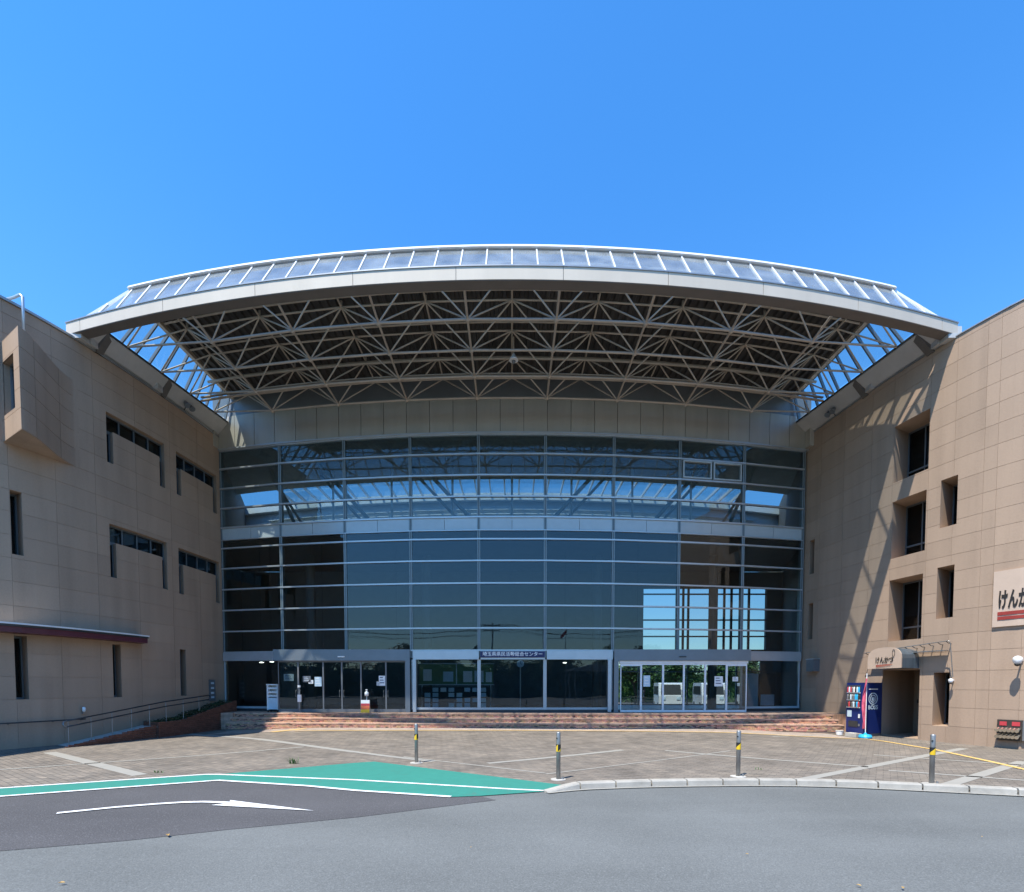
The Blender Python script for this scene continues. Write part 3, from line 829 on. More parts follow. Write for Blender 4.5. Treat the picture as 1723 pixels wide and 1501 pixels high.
mbox(MB(), RW, 6.2, 6.83, 0.22, 0.71, 0.06, -0.005).build('side_box', 'grey_box', fp)
# small grey box at the glass corner
gb = thing('junction_box', RW(16.3, 2.1, 0), 'grey metal box on the right wall beside the glass corner', 'box')
mbox(MB(), RW, 15.6, 16.1, 2.09, 2.52, 0.26, -0.005).build('case', 'alu_dark', gb)
mbox(MB(), RW, 15.58, 16.12, 2.525, 2.55, 0.28, -0.005).build('lid', 'alu', gb)

# ------------------------------------------------------------------ steps and platform
steps = bpy.data.objects.new('entrance_steps', None); COL.objects.link(steps); steps['kind'] = 'structure'
SX0, SX1 = -9.9, 10.78
def sy(x, k): return (17.30, 17.62, 17.92)[k] + 0.0042 * x * x * (1 if x < 0 else 0.2) - (0.010 * max(0, x - 2) ** 2)
ZS = [0.30, 0.45, 0.60]
sxs = frange(SX0, SX1, 0.7)
for k in range(3):
    mb = MB()
    yend = (lambda x, k=k: sy(x, k + 1) + 0.03) if k < 2 else (lambda x: fy(x) + 0.3)
    mb.sweep([[(x, sy(x, k) + 0.012, -0.1), (x, yend(x), -0.1), (x, yend(x), ZS[k] - 0.045), (x, sy(x, k) + 0.012, ZS[k] - 0.045)] for x in sxs])
    mb.build('step_core', 'brick_core', steps)
    mb = MB()
    mb.sweep([[(x, sy(x, k) - 0.012, ZS[k] - 0.044), (x, yend(x), ZS[k] - 0.044), (x, yend(x), ZS[k]), (x, sy(x, k) - 0.012, ZS[k])] for x in sxs])
    mb.build('step_tread', 'tread' if k < 2 else 'tread', steps)
# riser bricks, one small brick each, too small to pick apart singly
mb = MB(); tone = []
for k in range(3):
    for c in range(3 if k else 5):
        z1 = ZS[k] - 0.05 - c * 0.037; z0 = z1 - 0.032
        x = SX0 + (0.05 if c % 2 else 0.0)
        while x < SX1 - 0.1:
            q = rnd.random()
            base = (0.46, 0.255, 0.165) if q < 0.55 else (0.36, 0.19, 0.13) if q < 0.8 else (0.22, 0.12, 0.09) if q < 0.93 else (0.12, 0.075, 0.06)
            base = tuple(v * rnd.uniform(1.0, 1.4) for v in base)
            j = rnd.uniform(-0.002, 0.003)
            x2 = x + 0.096
            mb.hexa([(x, sy(x, k) - j, z0), (x2, sy(x2, k) - j, z0), (x2, sy(x2, k) + 0.02, z0), (x, sy(x, k) + 0.02, z0), (x, sy(x, k) - j, z1), (x2, sy(x2, k) - j, z1), (x2, sy(x2, k) + 0.02, z1), (x, sy(x, k) + 0.02, z1)])
            tone += [base] * 6
            x += 0.104
mb.build('riser_brick', 'brick', steps, fix=False, tone=tone, kind='stuff')
# side platform filling to the wings
mb = MB().hexa([(SX1 + 0.002, sy(SX1, 2), -0.1), (11.55, 17.6, -0.1), (11.2, 19.6, -0.1), (SX1 + 0.002, fy(SX1) + .3, -0.1), (SX1 + 0.002, sy(SX1, 2), 0.598), (11.55, 17.6, 0.598), (11.2, 19.6, 0.598), (SX1 + 0.002, fy(SX1) + .3, 0.598)])
mb.hexa([(-11.4, 18.3, -0.1), (SX0 - 0.002, 18.2, -0.1), (SX0 - 0.002, fy(SX0) + .3, -0.1), (-11.1, 19.9, -0.1), (-11.4, 18.3, 0.598), (SX0 - 0.002, 18.2, 0.598), (SX0 - 0.002, fy(SX0) + .3, 0.598), (-11.1, 19.9, 0.598)])
mb.build('platform_end', 'tread', steps)

# ramp, planter and handrail along the left wing
def brickwork(mb, tone, fn, u0, u1, zb, zt, bw=0.21, bh=0.065):
    """courses of bricks on a vertical face; zb, zt are heights along u"""
    c = 0; z = min(zb(u0), zb(u1))
    while z < max(zt(u0), zt(u1)):
        u = u0 - (bw / 2 if c % 2 else 0)
        while u < u1:
            a, b = max(u, u0), min(u + bw - 0.008, u1); um = (a + b) / 2
            lo, hi = max(z, zb(um)), min(z + bh - 0.008, zt(um))
            if b - a > 0.02 and hi - lo > 0.012:
                f = rnd.uniform(0.8, 1.15); t = tuple(v * f for v in (0.20, 0.085, 0.055))
                j = rnd.uniform(0.0, 0.004)
                mb.sweep([[fn(q, lo, j), fn(q, hi, j), fn(q, hi, -0.03), fn(q, lo, -0.03)] for q in (a, b)])
                tone += [t] * 6
            u += bw
        z += bh; c += 1
rp = thing('access_ramp', LW(10, 0, 0.3), 'brick sided access ramp rising along the shaded wing wall', 'ramp')
def RF(u, v, d=0.0): return LW(u, v, 0.62 + d)
rtop = lambda u: 0.04 + 0.40 * max(0, min(1, (u - 8.3) / 4.0))
mb = MB().sweep([[LW(u, -0.1, 0.001), LW(u, rtop(u) - 0.06, 0.001), RF(u, rtop(u) - 0.06, -0.031), RF(u, -0.1, -0.031)] for u in frange(8.3, 12.4, 0.4)])
mb.build('ramp_slab', 'concrete', rp)
mb = MB(); tone = []
brickwork(mb, tone, RF, 8.3, 12.3, lambda u: gz(*LW(u, 0, .6)[:2]) - 0.03, rtop)
mb.build('ramp_brick', 'brick', rp, fix=False, tone=tone, kind='stuff')
pl = thing('brick_planter', LW(14, 0, 0.4), 'wedge shaped brick planter filled with dark low shrubs beside the steps', 'planter')
ptop = lambda u: 0.47 if u < 13.0 else 0.47 + 0.56 * (u - 13.0) / 3.5
def PF(u, v, d=0.0): return LW(u, v, 0.70 + d)
mb = MB().sweep([[LW(u, -0.1, 0.3), LW(u, ptop(u) - 0.05, 0.3), PF(u, ptop(u) - 0.05, -0.031), PF(u, -0.1, -0.031)] for u in frange(11.9, 16.5, 0.4)])
mb.build('planter_core', 'brick_core', pl)
mb = MB(); tone = []
brickwork(mb, tone, PF, 11.9, 16.5, lambda u: -0.02, ptop)
p0, p1 = Vector(PF(11.9, 0)), Vector(LW(11.9, 0, 0.1)); pd = (p1 - p0).normalized(); pn = Vector((pd.y, -pd.x, 0)); pn = -pn if pn.y > 0 else pn
brickwork(mb, tone, lambda u, v, d=0: tuple(p0 + pd * u + pn * d + Vector((0, 0, v))), 0.0, (p1 - p0).length, lambda u: -0.02, lambda u: 0.47)
mb.build('planter_brick', 'brick', pl, fix=False, tone=tone, kind='stuff')
mb = MB()
for i in range(2600):
    u = rnd.uniform(12.0, 16.4); d_ = rnd.uniform(0.06, 0.64); c = Vector(LW(u, ptop(u) - 0.04 + rnd.uniform(0, 0.10) * (0.6 + 0.4 * sin(u * 5)), d_))
    a, b = rnd.uniform(0, 2 * pi), rnd.uniform(-0.6, 0.9); l = rnd.uniform(0.03, 0.06)
    e = Vector((cos(a), sin(a), b)).normalized() * l; f = Vector((-sin(a), cos(a), 0.3)) * l * 0.5
    mb.quad(c, c + e * .5 + f, c + e, c + e * .5 - f)
mb.build('shrub_leaves', 'leaf_dark', pl, fix=False, kind='stuff')
hr = thing('handrail', LW(11, 0.1, 0.4), 'double steel handrail on thin posts following the ramp', 'handrail')
htop = lambda u: rtop(u) + 0.62 if u < 12.3 else 0.44 + 0.62 + 0.17 * (u - 12.3) / 2.6
for dz, nm in ((0.0, 'top_rail'), (-0.15, 'lower_rail')):
    MB().tube([LW(u, htop(u) + dz, 0.52) for u in frange(8.45, 14.9, 0.5)], 0.019, 8).build(nm, 'frame_dark', hr, smooth=True)
MB().tube([LW(8.45, htop(8.45), 0.52), LW(8.36, htop(8.45) - 0.02, 0.52), LW(8.32, htop(8.45) - 0.075, 0.52), LW(8.36, htop(8.45) - 0.13, 0.52), LW(8.45, htop(8.45) - 0.15, 0.52)], 0.019, 8).build('rail_loop', 'steel', hr, smooth=True)
MB().tube([LW(14.9, htop(14.9), 0.52), LW(14.98, htop(14.9) - 0.03, 0.52), LW(14.9, htop(14.9) - 0.15, 0.52)], 0.019, 8).build('rail_loop', 'frame_dark', hr, smooth=True)
for u in (8.5, 9.3, 10.1, 10.9, 11.7, 12.5, 13.4, 14.3): rod('post', LW(u, rtop(u) - 0.1, 0.52), LW(u, htop(u), 0.52), 0.011, 'steel', hr)
wr = thing('wall_rail', LW(7.4, 0.6, 0.1), 'short wall mounted rail beyond the foot of the ramp', 'handrail')
MB().tube([LW(u, 0.66, 0.09) for u in frange(5.2, 9.5, 0.6)], 0.017, 8).build('rail', 'frame_dark', wr, smooth=True)
for u in (5.6, 7.0, 8.4, 9.4): rod('bracket', LW(u, 0.62, -0.01), LW(u, 0.65, 0.09), 0.01, 'steel', wr)
sg = thing('wall_sign', LW(15.9, 0.95, 0), 'narrow grey vertical notice on the shaded wall by the glass corner', 'sign')
mbox(MB(), LW, 15.7, 16.1, 1.0, 1.78, 0.03, -0.005).build('plate', 'alu_dark', sg)
for i, v in enumerate((1.62, 1.44, 1.26, 1.10)): mbox(MB(), LW, 15.8, 16.0, v, v + 0.07, 0.036, 0.031).build('print_line', 'paper_blue', sg)
lt = thing('wall_light', LW(9.49, 0.8, 0.05), 'small white wall light above the foot of the ramp', 'lamp')
mbox(MB(), LW, 9.45, 9.53, 0.80, 0.86, 0.05, -0.005).build('base', 'steel', lt)
c = LW(9.49, 0.93, 0.05); MB().lathe(c, [(0.01, -0.08), (0.035, -0.06), (0.045, 0.0), (0.03, 0.05), (0.005, 0.06)], 10).build('globe', 'white', lt, smooth=True)

# ------------------------------------------------------------------ entrance hall
eh = thing('entrance_hall', (0, fy(0), 0.6), 'tall curved glass entrance hall with grey grid framing between the two wings', 'building')
MX = [-11.05, -8.55, -6.05, -3.62, -1.18, 1.18, 3.62, 6.05, 8.55, 11.05]
def fbox(mb, x0, x1, z0, z1, o0, o1):
    """box along the facade line; o = offset behind the glass line"""
    return mb.sweep([[(x, fy(x) + o0, z0), (x, fy(x) + o0, z1), (x, fy(x) + o1, z1), (x, fy(x) + o1, z0)] for x in frange(x0, x1, 0.7)])
def cbox(mb, x0, x1, z0, z1, o0, o1):
    """box along one straight bay between two mullions"""
    i = max(k for k in range(9) if MX[k] <= x0 + 1e-4)
    a, b = MX[i], MX[i + 1]
    Y = lambda x: fy(a) + (fy(b) - fy(a)) * (x - a) / (b - a)
    return mb.hexa([(x0, Y(x0) + o0, z0), (x1, Y(x1) + o0, z0), (x1, Y(x1) + o1, z0), (x0, Y(x0) + o1, z0), (x0, Y(x0) + o0, z1), (x1, Y(x1) + o0, z1), (x1, Y(x1) + o1, z1), (x0, Y(x0) + o1, z1)])
ROWS = [2.83, 3.62, 4.42, 5.21, 6.00, 6.76, 7.53, 8.25, 8.99, 9.72, 10.40]
for x in MX:
    MB().box(x - 0.05, x + 0.05, fy(x) - 0.03, fy(x) + 0.16, 2.57, 10.4).build('mullion', 'mullion', eh)
    MB().box(x - 0.008, x + 0.008, fy(x) - 0.035, fy(x) - 0.031, 2.6, 10.39).build('mullion_joint', 'frame_dark', eh)
for z in ROWS:
    mb = MB()
    for a, b in zip(MX, MX[1:]): cbox(mb, a, b, z - 0.026, z + 0.026, -0.06, 0.05)
    mb.build('transom', 'alu', eh)
for i in range(9):
    a, b = MX[i] + 0.051, MX[i + 1] - 0.051
    for z0, z1 in zip(ROWS, ROWS[1:]):
        cbox(MB(), a, b, z0 + 0.027, (7.06 if z0 == 6.76 else z1 - 0.027), 0.0, 0.012).build('pane', 'glass', eh)
    for k in range(2):
        m_ = (a + b) / 2; x0, x1 = (a, m_ - 0.006) if k == 0 else (m_ + 0.006, b)
        cbox(MB(), x0, x1, 7.085, 7.502, -0.012, 0.03).build('spandrel_panel', 'spandrel', eh)
mb = MB()
for a, b in zip(MX, MX[1:]): cbox(mb, a, b, 7.055, 7.083, -0.05, 0.04)
mb.build('transom', 'alu', eh)
# two opening vents in the upper right
for x0, x1 in ((6.15, 7.25), (7.32, 8.42)):
    mb = MB(); cbox(mb, x0, x1, 9.04, 9.09, -0.09, 0.0); cbox(mb, x0, x1, 9.62, 9.67, -0.09, 0.0); cbox(mb, x0, x0 + 0.05, 9.09, 9.62, -0.088, 0.0); cbox(mb, x1 - 0.05, x1, 9.09, 9.62, -0.088, 0.0)
    mb.build('opening_vent', 'spandrel', eh)
# ground floor glazing
for i in (0, 3, 4, 5, 8):
    a, b = MX[i], MX[i + 1]
    lin = cbox(MB(), a + (0.06 if i else 0), b - 0.001, 2.50, 2.80, -0.10, 0.10).build('lintel', 'alu', eh)
    cbox(MB(), a + 0.06, b - 0.06, 0.78, 2.48, 0.0, 0.012).build('pane', 'glass', eh)
    mb = MB(); cbox(mb, a, b, 0.70, 0.78, -0.04, 0.06); cbox(mb, a, a + 0.06, 0.78, 2.5, -0.03, 0.06); cbox(mb, b - 0.06, b, 0.78, 2.5, -0.03, 0.06)
    mb.build('window_frame', 'spandrel', eh)
for x in (-3.50, 3.50): MB().box(x - 0.06, x + 0.06, fy(x) - 0.14, fy(x) + 0.02, 0.62, 2.5).build('white_jamb', 'alu', eh)
mb = MB(); fbox(mb, -11.05, 11.05, 0.59, 0.70, -0.02, 0.12); mb.build('base_plinth', 'frame_dark', eh)
# name sign over the middle bay
sn = thing('name_sign', (0, fy(0) - 0.12, 2.56), 'narrow navy sign with white Japanese lettering over the middle window', 'sign')
MB().box(-1.13, 1.17, fy(1.1) - 0.145, fy(1.1) - 0.118, 2.565, 2.785).build('sign_plate', 'navy', sn)
lettering('lettering', '埼玉県県民活動総合センター', 0.165, lambda x, y: (x + 0.02, fy(1.1) - 0.148, 2.678 + y), 'white', sn, 0.002)
# left entrance: grey portal with framed glass doors
def portal(x0, x1, pm, xs, dm, white_head):
    p = MB().box(x0, x1, fy((x0 + x1) / 2) - 0.42, fy(max(abs(x0), abs(x1))) + 0.12, 2.46, 2.86).build('entrance_lintel', pm, eh)
    cx = [x1 - 0.16, x1] if x1 < 0 else [x0, x0 + 0.16]
    MB().box(cx[0], cx[1], fy((x0 + x1) / 2) - 0.418, fy(cx[0]) + 0.1, 0.602, 2.458).build('portal_post', pm, eh)
    yd = fy((x0 + x1) / 2) - 0.30
    hz = 2.36 if white_head else 2.455
    if white_head: MB().box(xs[0] - 0.03, xs[-1] + 0.03, yd - 0.05, yd + 0.05, 2.362, 2.455).build('door_head', 'white_metal', eh)
    for k, (a, b) in enumerate(zip(xs, xs[1:])):
        w = 0.035 if white_head else 0.026
        mb = MB(); mb.box(a, a + w, yd - 0.03, yd + 0.03, 0.61, hz); mb.box(b - w, b, yd - 0.03, yd + 0.03, 0.61, hz)
        mb.box(a + w, b - w, yd - 0.028, yd + 0.028, hz - (0.09 if white_head and k in (0, 5) else 0.05), hz); mb.box(a + w, b - w, yd - 0.028, yd + 0.028, 0.61, 0.61 + (0.11 if not white_head else 0.08))
        dname = 'door_leaf'
        dl = mb.build(dname, dm, eh)
        MB().box(a + w, b - w, yd - 0.006, yd + 0.006, 0.69 + (0.03 if not white_head else 0), hz - 0.05).build('pane', 'glass', dl)
        hx = b - w - 0.05 if k % 2 == 0 else a + w + 0.05
        MB().tube([(hx, yd - 0.02, 1.15), (hx, yd - 0.07, 1.17), (hx, yd - 0.07, 1.38), (hx, yd - 0.02, 1.40)], 0.012, 6).build('handle', 'steel', dl)
    MB().box((x0 + x1) / 2 - 0.12, (x0 + x1) / 2 + 0.12, fy((x0 + x1) / 2) - 0.46, fy((x0 + x1) / 2) - 0.421, 2.58, 2.62).build('door_sensor', 'white' if not white_head else 'frame_dark', eh)
    return yd
YL = portal(-8.55, -3.66, 'alu_dark', [-8.42, -7.70, -6.80, -6.13, -5.44, -4.54, -3.83], 'grey_box', False)
MB().box(-8.39, -7.73, YL + 0.04, YL + 0.08, 0.62, 2.45).build('dark_side_panel', 'frame_dark', eh)
YR = portal(3.66, 8.55, 'alu_dark', [3.90, 4.65, 5.44, 6.19, 6.96, 7.73, 8.46], 'white_metal', True)
# cladding band over the glass
sill = MB(); fbox(sill, -11.2, 11.2, 10.41, 10.46, -0.10, 0.15); sill.build('band_sill', 'alu', eh)
W27 = 22.4 / 27
for i in range(27):
    x0 = -11.2 + i * W27
    fbox(MB(), x0 + 0.008, x0 + W27 - 0.008, 10.47, 11.63, -0.04, 0.02).build('cladding_panel', 'clad', eh)
mb = MB(); fbox(mb, -11.2, 11.2, 10.46, 11.64, 0.021, 0.2); mb.build('band_backing', 'frame_dark', eh)
mb = MB(); fbox(mb, -11.3, 11.3, 11.642, 12.42, -0.02, 0.2); mb.build('upper_wall', 'darkwall', eh)
# inside: floors, ceiling with skylight strip, rear wall
mb = MB().box(-13, 13, 19.6, 25.2, 0.45, 0.6); fbox(mb, -11, 11, 0.46, 0.598, 0.13, 2.6); mb.build('hall_floor', 'inside_floor', eh)
mb = MB(); fbox(mb, -11.1, 11.1, 7.06, 7.50, 0.27, 6.9); mb.box(-13, -11.11, 20.6, 25.19, 7.07, 7.49); mb.box(11.11, 13, 20.6, 25.19, 7.07, 7.49); mb.build('upper_floor', 'inside_wall', eh)
def cs(x): return 0.0111 * x * x
mb = MB().sweep([[(x, fy(x) + 0.2, 10.42), (x, 22.45 + cs(x), 10.42), (x, 22.45 + cs(x), 10.75), (x, fy(x) + 0.2, 10.75)] for x in frange(-12.8, 12.8, 0.7)])
mb.build('hall_ceiling', 'ceiling', eh)
mb = MB().sweep([[(x, 24.9 + cs(x), 10.42), (x, 26.5 + cs(x), 10.42), (x, 26.5 + cs(x), 10.75), (x, 24.9 + cs(x), 10.75)] for x in frange(-14, 14, 0.7)])
mb.build('rear_roof_edge', 'louvre', eh)
x = -10.9
while x < 11:
    MB().box(x - 0.03, x + 0.03, 22.45 + cs(x), 24.9 + cs(x), 10.62, 10.74).build('skylight_rafter', 'white_metal', eh)
    if x + 0.66 < 11: MB().hexa([(x + .03, 22.45 + cs(x), 10.70), (x + .63, 22.45 + cs(x + .66), 10.70), (x + .63, 24.9 + cs(x + .66), 10.70), (x + .03, 24.9 + cs(x), 10.70), (x + .03, 22.45 + cs(x), 10.71), (x + .63, 22.45 + cs(x + .66), 10.71), (x + .63, 24.9 + cs(x + .66), 10.71), (x + .03, 24.9 + cs(x), 10.71)]).build('skylight_pane', 'glass_clear', eh)
    x += 0.66
mb = MB().sweep([[(x, 25.2 + cs(x), 7.5), (x, 25.35 + cs(x), 7.5), (x, 25.35 + cs(x), 10.41), (x, 25.2 + cs(x), 10.41)] for x in frange(-14, 14, 1)])
mb.build('upper_rear_wall', 'louvre', eh)
for i in range(12):
    z = 7.7 + i * 0.21
    mb = MB().sweep([[(x, 25.05 + cs(x), z), (x, 25.19 + cs(x), z + 0.06), (x, 25.19 + cs(x), z + 0.08), (x, 25.05 + cs(x), z + 0.02)] for x in frange(-12.5, 12.5, 1)])
    mb.build('louvre_slat', 'louvre', eh)
for s in (-1, 1):
    for x0, x1 in ((1.0, 3.6), (5.1, 7.6), (8.0, 9.8)):
        rod('roof_brace', (s * (3.75 if x0 == 1.0 else x1 + 0.1), 20.4 + cs(x1), 10.40), (s * (x0 if x0 != 8.0 else 8.6), 20.6 + cs(x0), 7.5), 0.075, 'spandrel', eh)
        rod('roof_brace', (s * (4.1 if x0 == 1.0 else x1 + 0.45), 21.4 + cs(x1), 10.40), (s * (x0 + 0.35), 21.6 + cs(x0), 7.5), 0.06, 'spandrel', eh)
for x in (-9.8, -7.4, -4.9, -2.4, 0.0, 2.4, 4.9, 7.4, 9.8):
    rod('slender_post', (x, 21.0 + cs(x), 7.5), (x, 21.0 + cs(x), 10.41), 0.045, 'white_metal', eh)
for x in (-8.55, -3.62, 3.62, 8.55):
    rod('hall_column', (x, 22.0, 0.6), (x, 22.0, 7.05), 0.2, 'inside_wall', eh)
for s in (-1, 1):
    MB().hexa([(s * 11.16, 19.93, z) if k == 0 else (s * 14.1, 27.7, z) if k == 1 else (s * 14.4, 27.6, z) if k == 2 else (s * 11.5, 19.9, z) for z in (0.45, 10.9) for k in range(4)]).build('hall_side_wall', 'inside_wall', eh)
FLATR = lambda u, v, d=0.0: (u, 25.2 - d, v)
mb = MB()
for r in rects_minus(-13.6, 13.6, 0.6, 7.06, [(6.4, 12.4, 3.25, 6.28), (5.0, 12.2, 0.65, 2.75)]): mbox(mb, FLATR, *r, 0.0, -0.2, 5)
mb.build('hall_rear_wall', 'inside_wall', eh)
mb = MB()
for z in (3.28, 3.95, 4.75, 6.0): mb.box(6.4, 12.4, 25.22, 25.28, z - 0.035, z + 0.035)
for x in (8.35, 8.6, 10.35, 10.7, 11.55): mb.box(x - 0.05, x + 0.05, 25.21, 25.29, 3.25, 6.28)
mb.build('rear_window_bars', 'frame_dark', eh)
mb = MB()
for x in (5.03, 6.2, 7.4, 8.6, 9.8, 11.0, 12.17): mb.box(x - 0.03, x + 0.03, 25.21, 25.29, 0.65, 2.75)
mb.box(5.0, 12.2, 25.2, 25.3, 2.2, 2.27)
mb.build('rear_door_frame', 'alu_dark', eh)
MB().box(-11, 4.6, 24.9, 25.19, 2.9, 3.2).build('wall_rail_beam', 'alu_dark', eh)

# notice board, clock and reception furniture inside
nb = thing('notice_board', (-2.6, 20.6, 0.6), 'green notice board on legs with posters behind the middle window', 'notice board')
MB().box(-3.7, -0.75, 20.6, 20.64, 1.62, 2.42).build('board', 'notice', nb)
mb = MB().box(-3.74, -0.71, 20.58, 20.66, 1.58, 1.62).box(-3.74, -0.71, 20.58, 20.66, 2.42, 2.45).box(-2.24, -2.20, 20.585, 20.655, 1.62, 2.42); mb.build('frame', 'alu', nb)
for x in (-3.6, -0.85): rod('leg', (x, 20.62, 0.6), (x, 20.62, 1.6), 0.025, 'alu', nb)
for i, (x, z, w, h) in enumerate(((-3.55, 1.75, .34, .46), (-2.75, 1.72, .4, .4), (-1.95, 1.7, .36, .44), (-1.5, 1.7, .36, .46), (-1.05, 1.7, .25, .4))):
    MB().box(x, x + w, 20.585, 20.598, z, z + h).build('poster', 'paper_blue' if i % 2 else 'white', nb)
rk = thing('leaflet_rack', (-2.4, 20.0, 0.6), 'low rack of pale leaflets below the notice board', 'rack')
MB().box(-3.5, -0.9, 20.05, 20.15, 0.6, 1.5).build('back', 'inside_dark', rk)
for r in range(4):
    for i in range(8):
        x = -3.4 + i * 0.31
        if rnd.random() < 0.8: MB().box(x, x + 0.22, 20.0, 20.04, 0.72 + r * 0.2, 0.88 + r * 0.2).build('leaflet', 'paper_blue' if rnd.random() < .6 else 'white', rk)
ck = thing('wall_clock', (0.34, 20.9, 2.3), 'round white clock on a stand behind the middle window', 'clock')
mb = MB().prism([(0.34 + 0.15 * cos(t * pi / 10), 20.9, 2.45 + 0.15 * sin(t * pi / 10)) for t in range(20)], [(0.34 + 0.15 * cos(t * pi / 10), 20.95, 2.45 + 0.15 * sin(t * pi / 10)) for t in range(20)]); mb.build('dial', 'paper_blue', ck)
rod('stand', (0.34, 20.97, 0.6), (0.34, 20.97, 2.45), 0.025, 'alu', ck)
MB().box(0.1, 0.6, 20.9, 21.1, 0.6, 0.64).build('base', 'alu_dark', ck)
rod('hand', (0.34, 20.895, 2.45), (0.34, 20.895, 2.56), 0.008, 'ink', ck); rod('hand', (0.34, 20.895, 2.45), (0.41, 20.895, 2.42), 0.008, 'ink', ck)
mo = thing('machine_cabinet', (10.6, 20.8, 0.6), 'blue grey drinks cabinet inside the glass corner', 'cabinet')
MB().box(9.6, 10.0, 20.9, 21.5, 0.6, 2.05).build('side_unit', 'paper_blue', mo); MB().box(10.02, 10.7, 20.9, 21.5, 0.6, 2.05).build('body', 'frame_dark', mo); MB().box(10.1, 10.65, 20.87, 20.898, 0.75, 1.2).build('panel', 'paper_blue', mo)

for x, y in ((4.9, 20.2), (6.6, 20.6), (8.0, 20.4), (-9.6, 20.6), (-7.4, 20.2), (-10.3, 21.2), (2.2, 21.5), (-4.6, 20.6)):
    t = thing('ceiling_lamp', (x, y, 2.62), 'small lit round ceiling lamp on a drop rod inside the entrance hall', 'lamp', 'lit lamps inside the hall')
    MB().lathe((x, y, 2.50), [(0.07, 0.0), (0.085, 0.015), (0.03, 0.03)], 12).build('lit_disc', 'lamp_on', t)
    rod('drop_rod', (x, y, 2.53), (x, y, 7.06), 0.008, 'frame_dark', t)
# papers stuck on the doors
def paper(x, y, z, w, h, m, label):
    o = MB().box(x - w / 2, x + w / 2, y - 0.012, y - 0.007, z - h / 2, z + h / 2)
    t = thing('paper_notice', (x, y, z), label, 'notice'); o.build('sheet', m, t)
    for i in range(3): MB().box(x - w * 0.36, x + w * (0.1 + 0.1 * i), y - 0.0145, y - 0.0125, z + h * (0.28 - 0.26 * i), z + h * (0.36 - 0.26 * i)).build('print_line', 'navy' if m == 'white' else 'white', t)
paper(-8.06, YL + 0.03, 1.86, 0.36, 0.25, 'white', 'landscape white notice on the dark side panel of the grey entrance')
paper(-7.40, YL, 1.80, 0.28, 0.22, 'grey_box', 'dim grey landscape notice on the second panel of the grey entrance')
paper(-7.25, YL, 1.70, 0.17, 0.13, 'white', 'tiny white label beside a blue poster on the grey entrance')
paper(-6.99, YL, 1.71, 0.25, 0.34, 'paper_blue', 'portrait blue poster on the grey entrance door')
paper(-4.68, YL, 1.74, 0.24, 0.36, 'white', 'portrait white notice near the grey portal post')
paper(-4.83, YL, 1.64, 0.1, 0.14, 'white', 'small white slip beside the portrait notice near the grey portal post')
paper(4.86, YR, 1.73, 0.24, 0.40, 'paper_blue', 'portrait blue poster on the white framed doors')
paper(7.45, YR, 1.72, 0.30, 0.36, 'white', 'white portrait notice on the white framed sliding door')
paper(8.05, YR, 1.80, 0.20, 0.16, 'white', 'small square notice on the end door of the white frames')

# standing things at the left entrance
def brochure_rack():
    t = thing('brochure_rack', (-8.72, 18.85, 0.6), 'white brochure stand with slots at the left end of the entrance', 'rack')
    x0, x1, y0, y1 = -8.93, -8.53, 18.72, 19.0
    mb = MB().box(x0, x0 + 0.04, y0, y1, 0.68, 1.58).box(x1 - 0.04, x1, y0, y1, 0.68, 1.58).box(x0 + 0.04, x1 - 0.04, y1 - 0.03, y1, 0.68, 1.58).box(x0 - 0.01, x1 + 0.01, y0 - 0.02, y1, 1.582, 1.62); mb.build('case', 'white', t)
    MB().box(x0 + 0.042, x1 - 0.042, y0 + 0.02, y1 - 0.032, 0.70, 1.12).build('lower_box', 'paper_blue', t)
    for z in (1.16, 1.30, 1.44): MB().hexa([(x0 + .042, y0 + .02, z), (x1 - .042, y0 + .02, z), (x1 - .042, y1 - .032, z + .03), (x0 + .042, y1 - .032, z + .03), (x0 + .042, y0 + .02, z + .05), (x1 - .042, y0 + .02, z + .05), (x1 - .042, y1 - .032, z + .08), (x0 + .042, y1 - .032, z + .08)]).build('shelf', 'white', t)
    for x in (x0 + 0.03, x1 - 0.03):
        for y in (y0 + 0.03, y1 - 0.03): MB().lathe((x, y, 0.6), [(0.03, 0), (0.03, 0.08)], 8).build('castor', 'black', t)
brochure_rack()
ss = thing('sandwich_sign', (-5.15, 18.05, 0.6), 'small floor sign in white, red and yellow before the grey doors', 'sign')
for i, (z0, z1, m_) in enumerate(((0.62, 0.73, 'yellow'), (0.732, 0.86, 'orange'), (0.862, 0.94, 'red_label'), (0.942, 1.06, 'white'))):
    MB().hexa([(-5.30, 17.98 + (z0 - .6) * .12, z0), (-5.00, 17.98 + (z0 - .6) * .12, z0), (-5.00, 18.0 + (z0 - .6) * .12, z0), (-5.30, 18.0 + (z0 - .6) * .12, z0), (-5.30, 17.98 + (z1 - .6) * .12, z1), (-5.00, 17.98 + (z1 - .6) * .12, z1), (-5.00, 18.0 + (z1 - .6) * .12, z1), (-5.30, 18.0 + (z1 - .6) * .12, z1)]).build('print_band', m_, ss)
for x in (-5.29, -5.01): rod('leg', (x, 18.16, 0.6), (x, 18.05, 1.06), 0.012, 'alu', ss)
pb = thing('pump_bottle', (-5.15, 18.22, 0.6), 'white hand pump bottle on a stand behind the small floor sign', 'bottle')
rod('stand', (-5.15, 18.22, 0.6), (-5.15, 18.22, 1.2), 0.02, 'alu', pb); MB().lathe((-5.15, 18.22, 1.2), [(0.07, 0), (0.075, 0.12), (0.03, 0.16), (0.02, 0.2), (0.045, 0.21), (0.04, 0.23)], 10).build('bottle_body', 'white', pb, smooth=True)
um = thing('thermometer_stand', (-7.62, YL - 0.12, 0.6), 'slim white dispenser on a thin stand beside the dark side panel', 'dispenser')
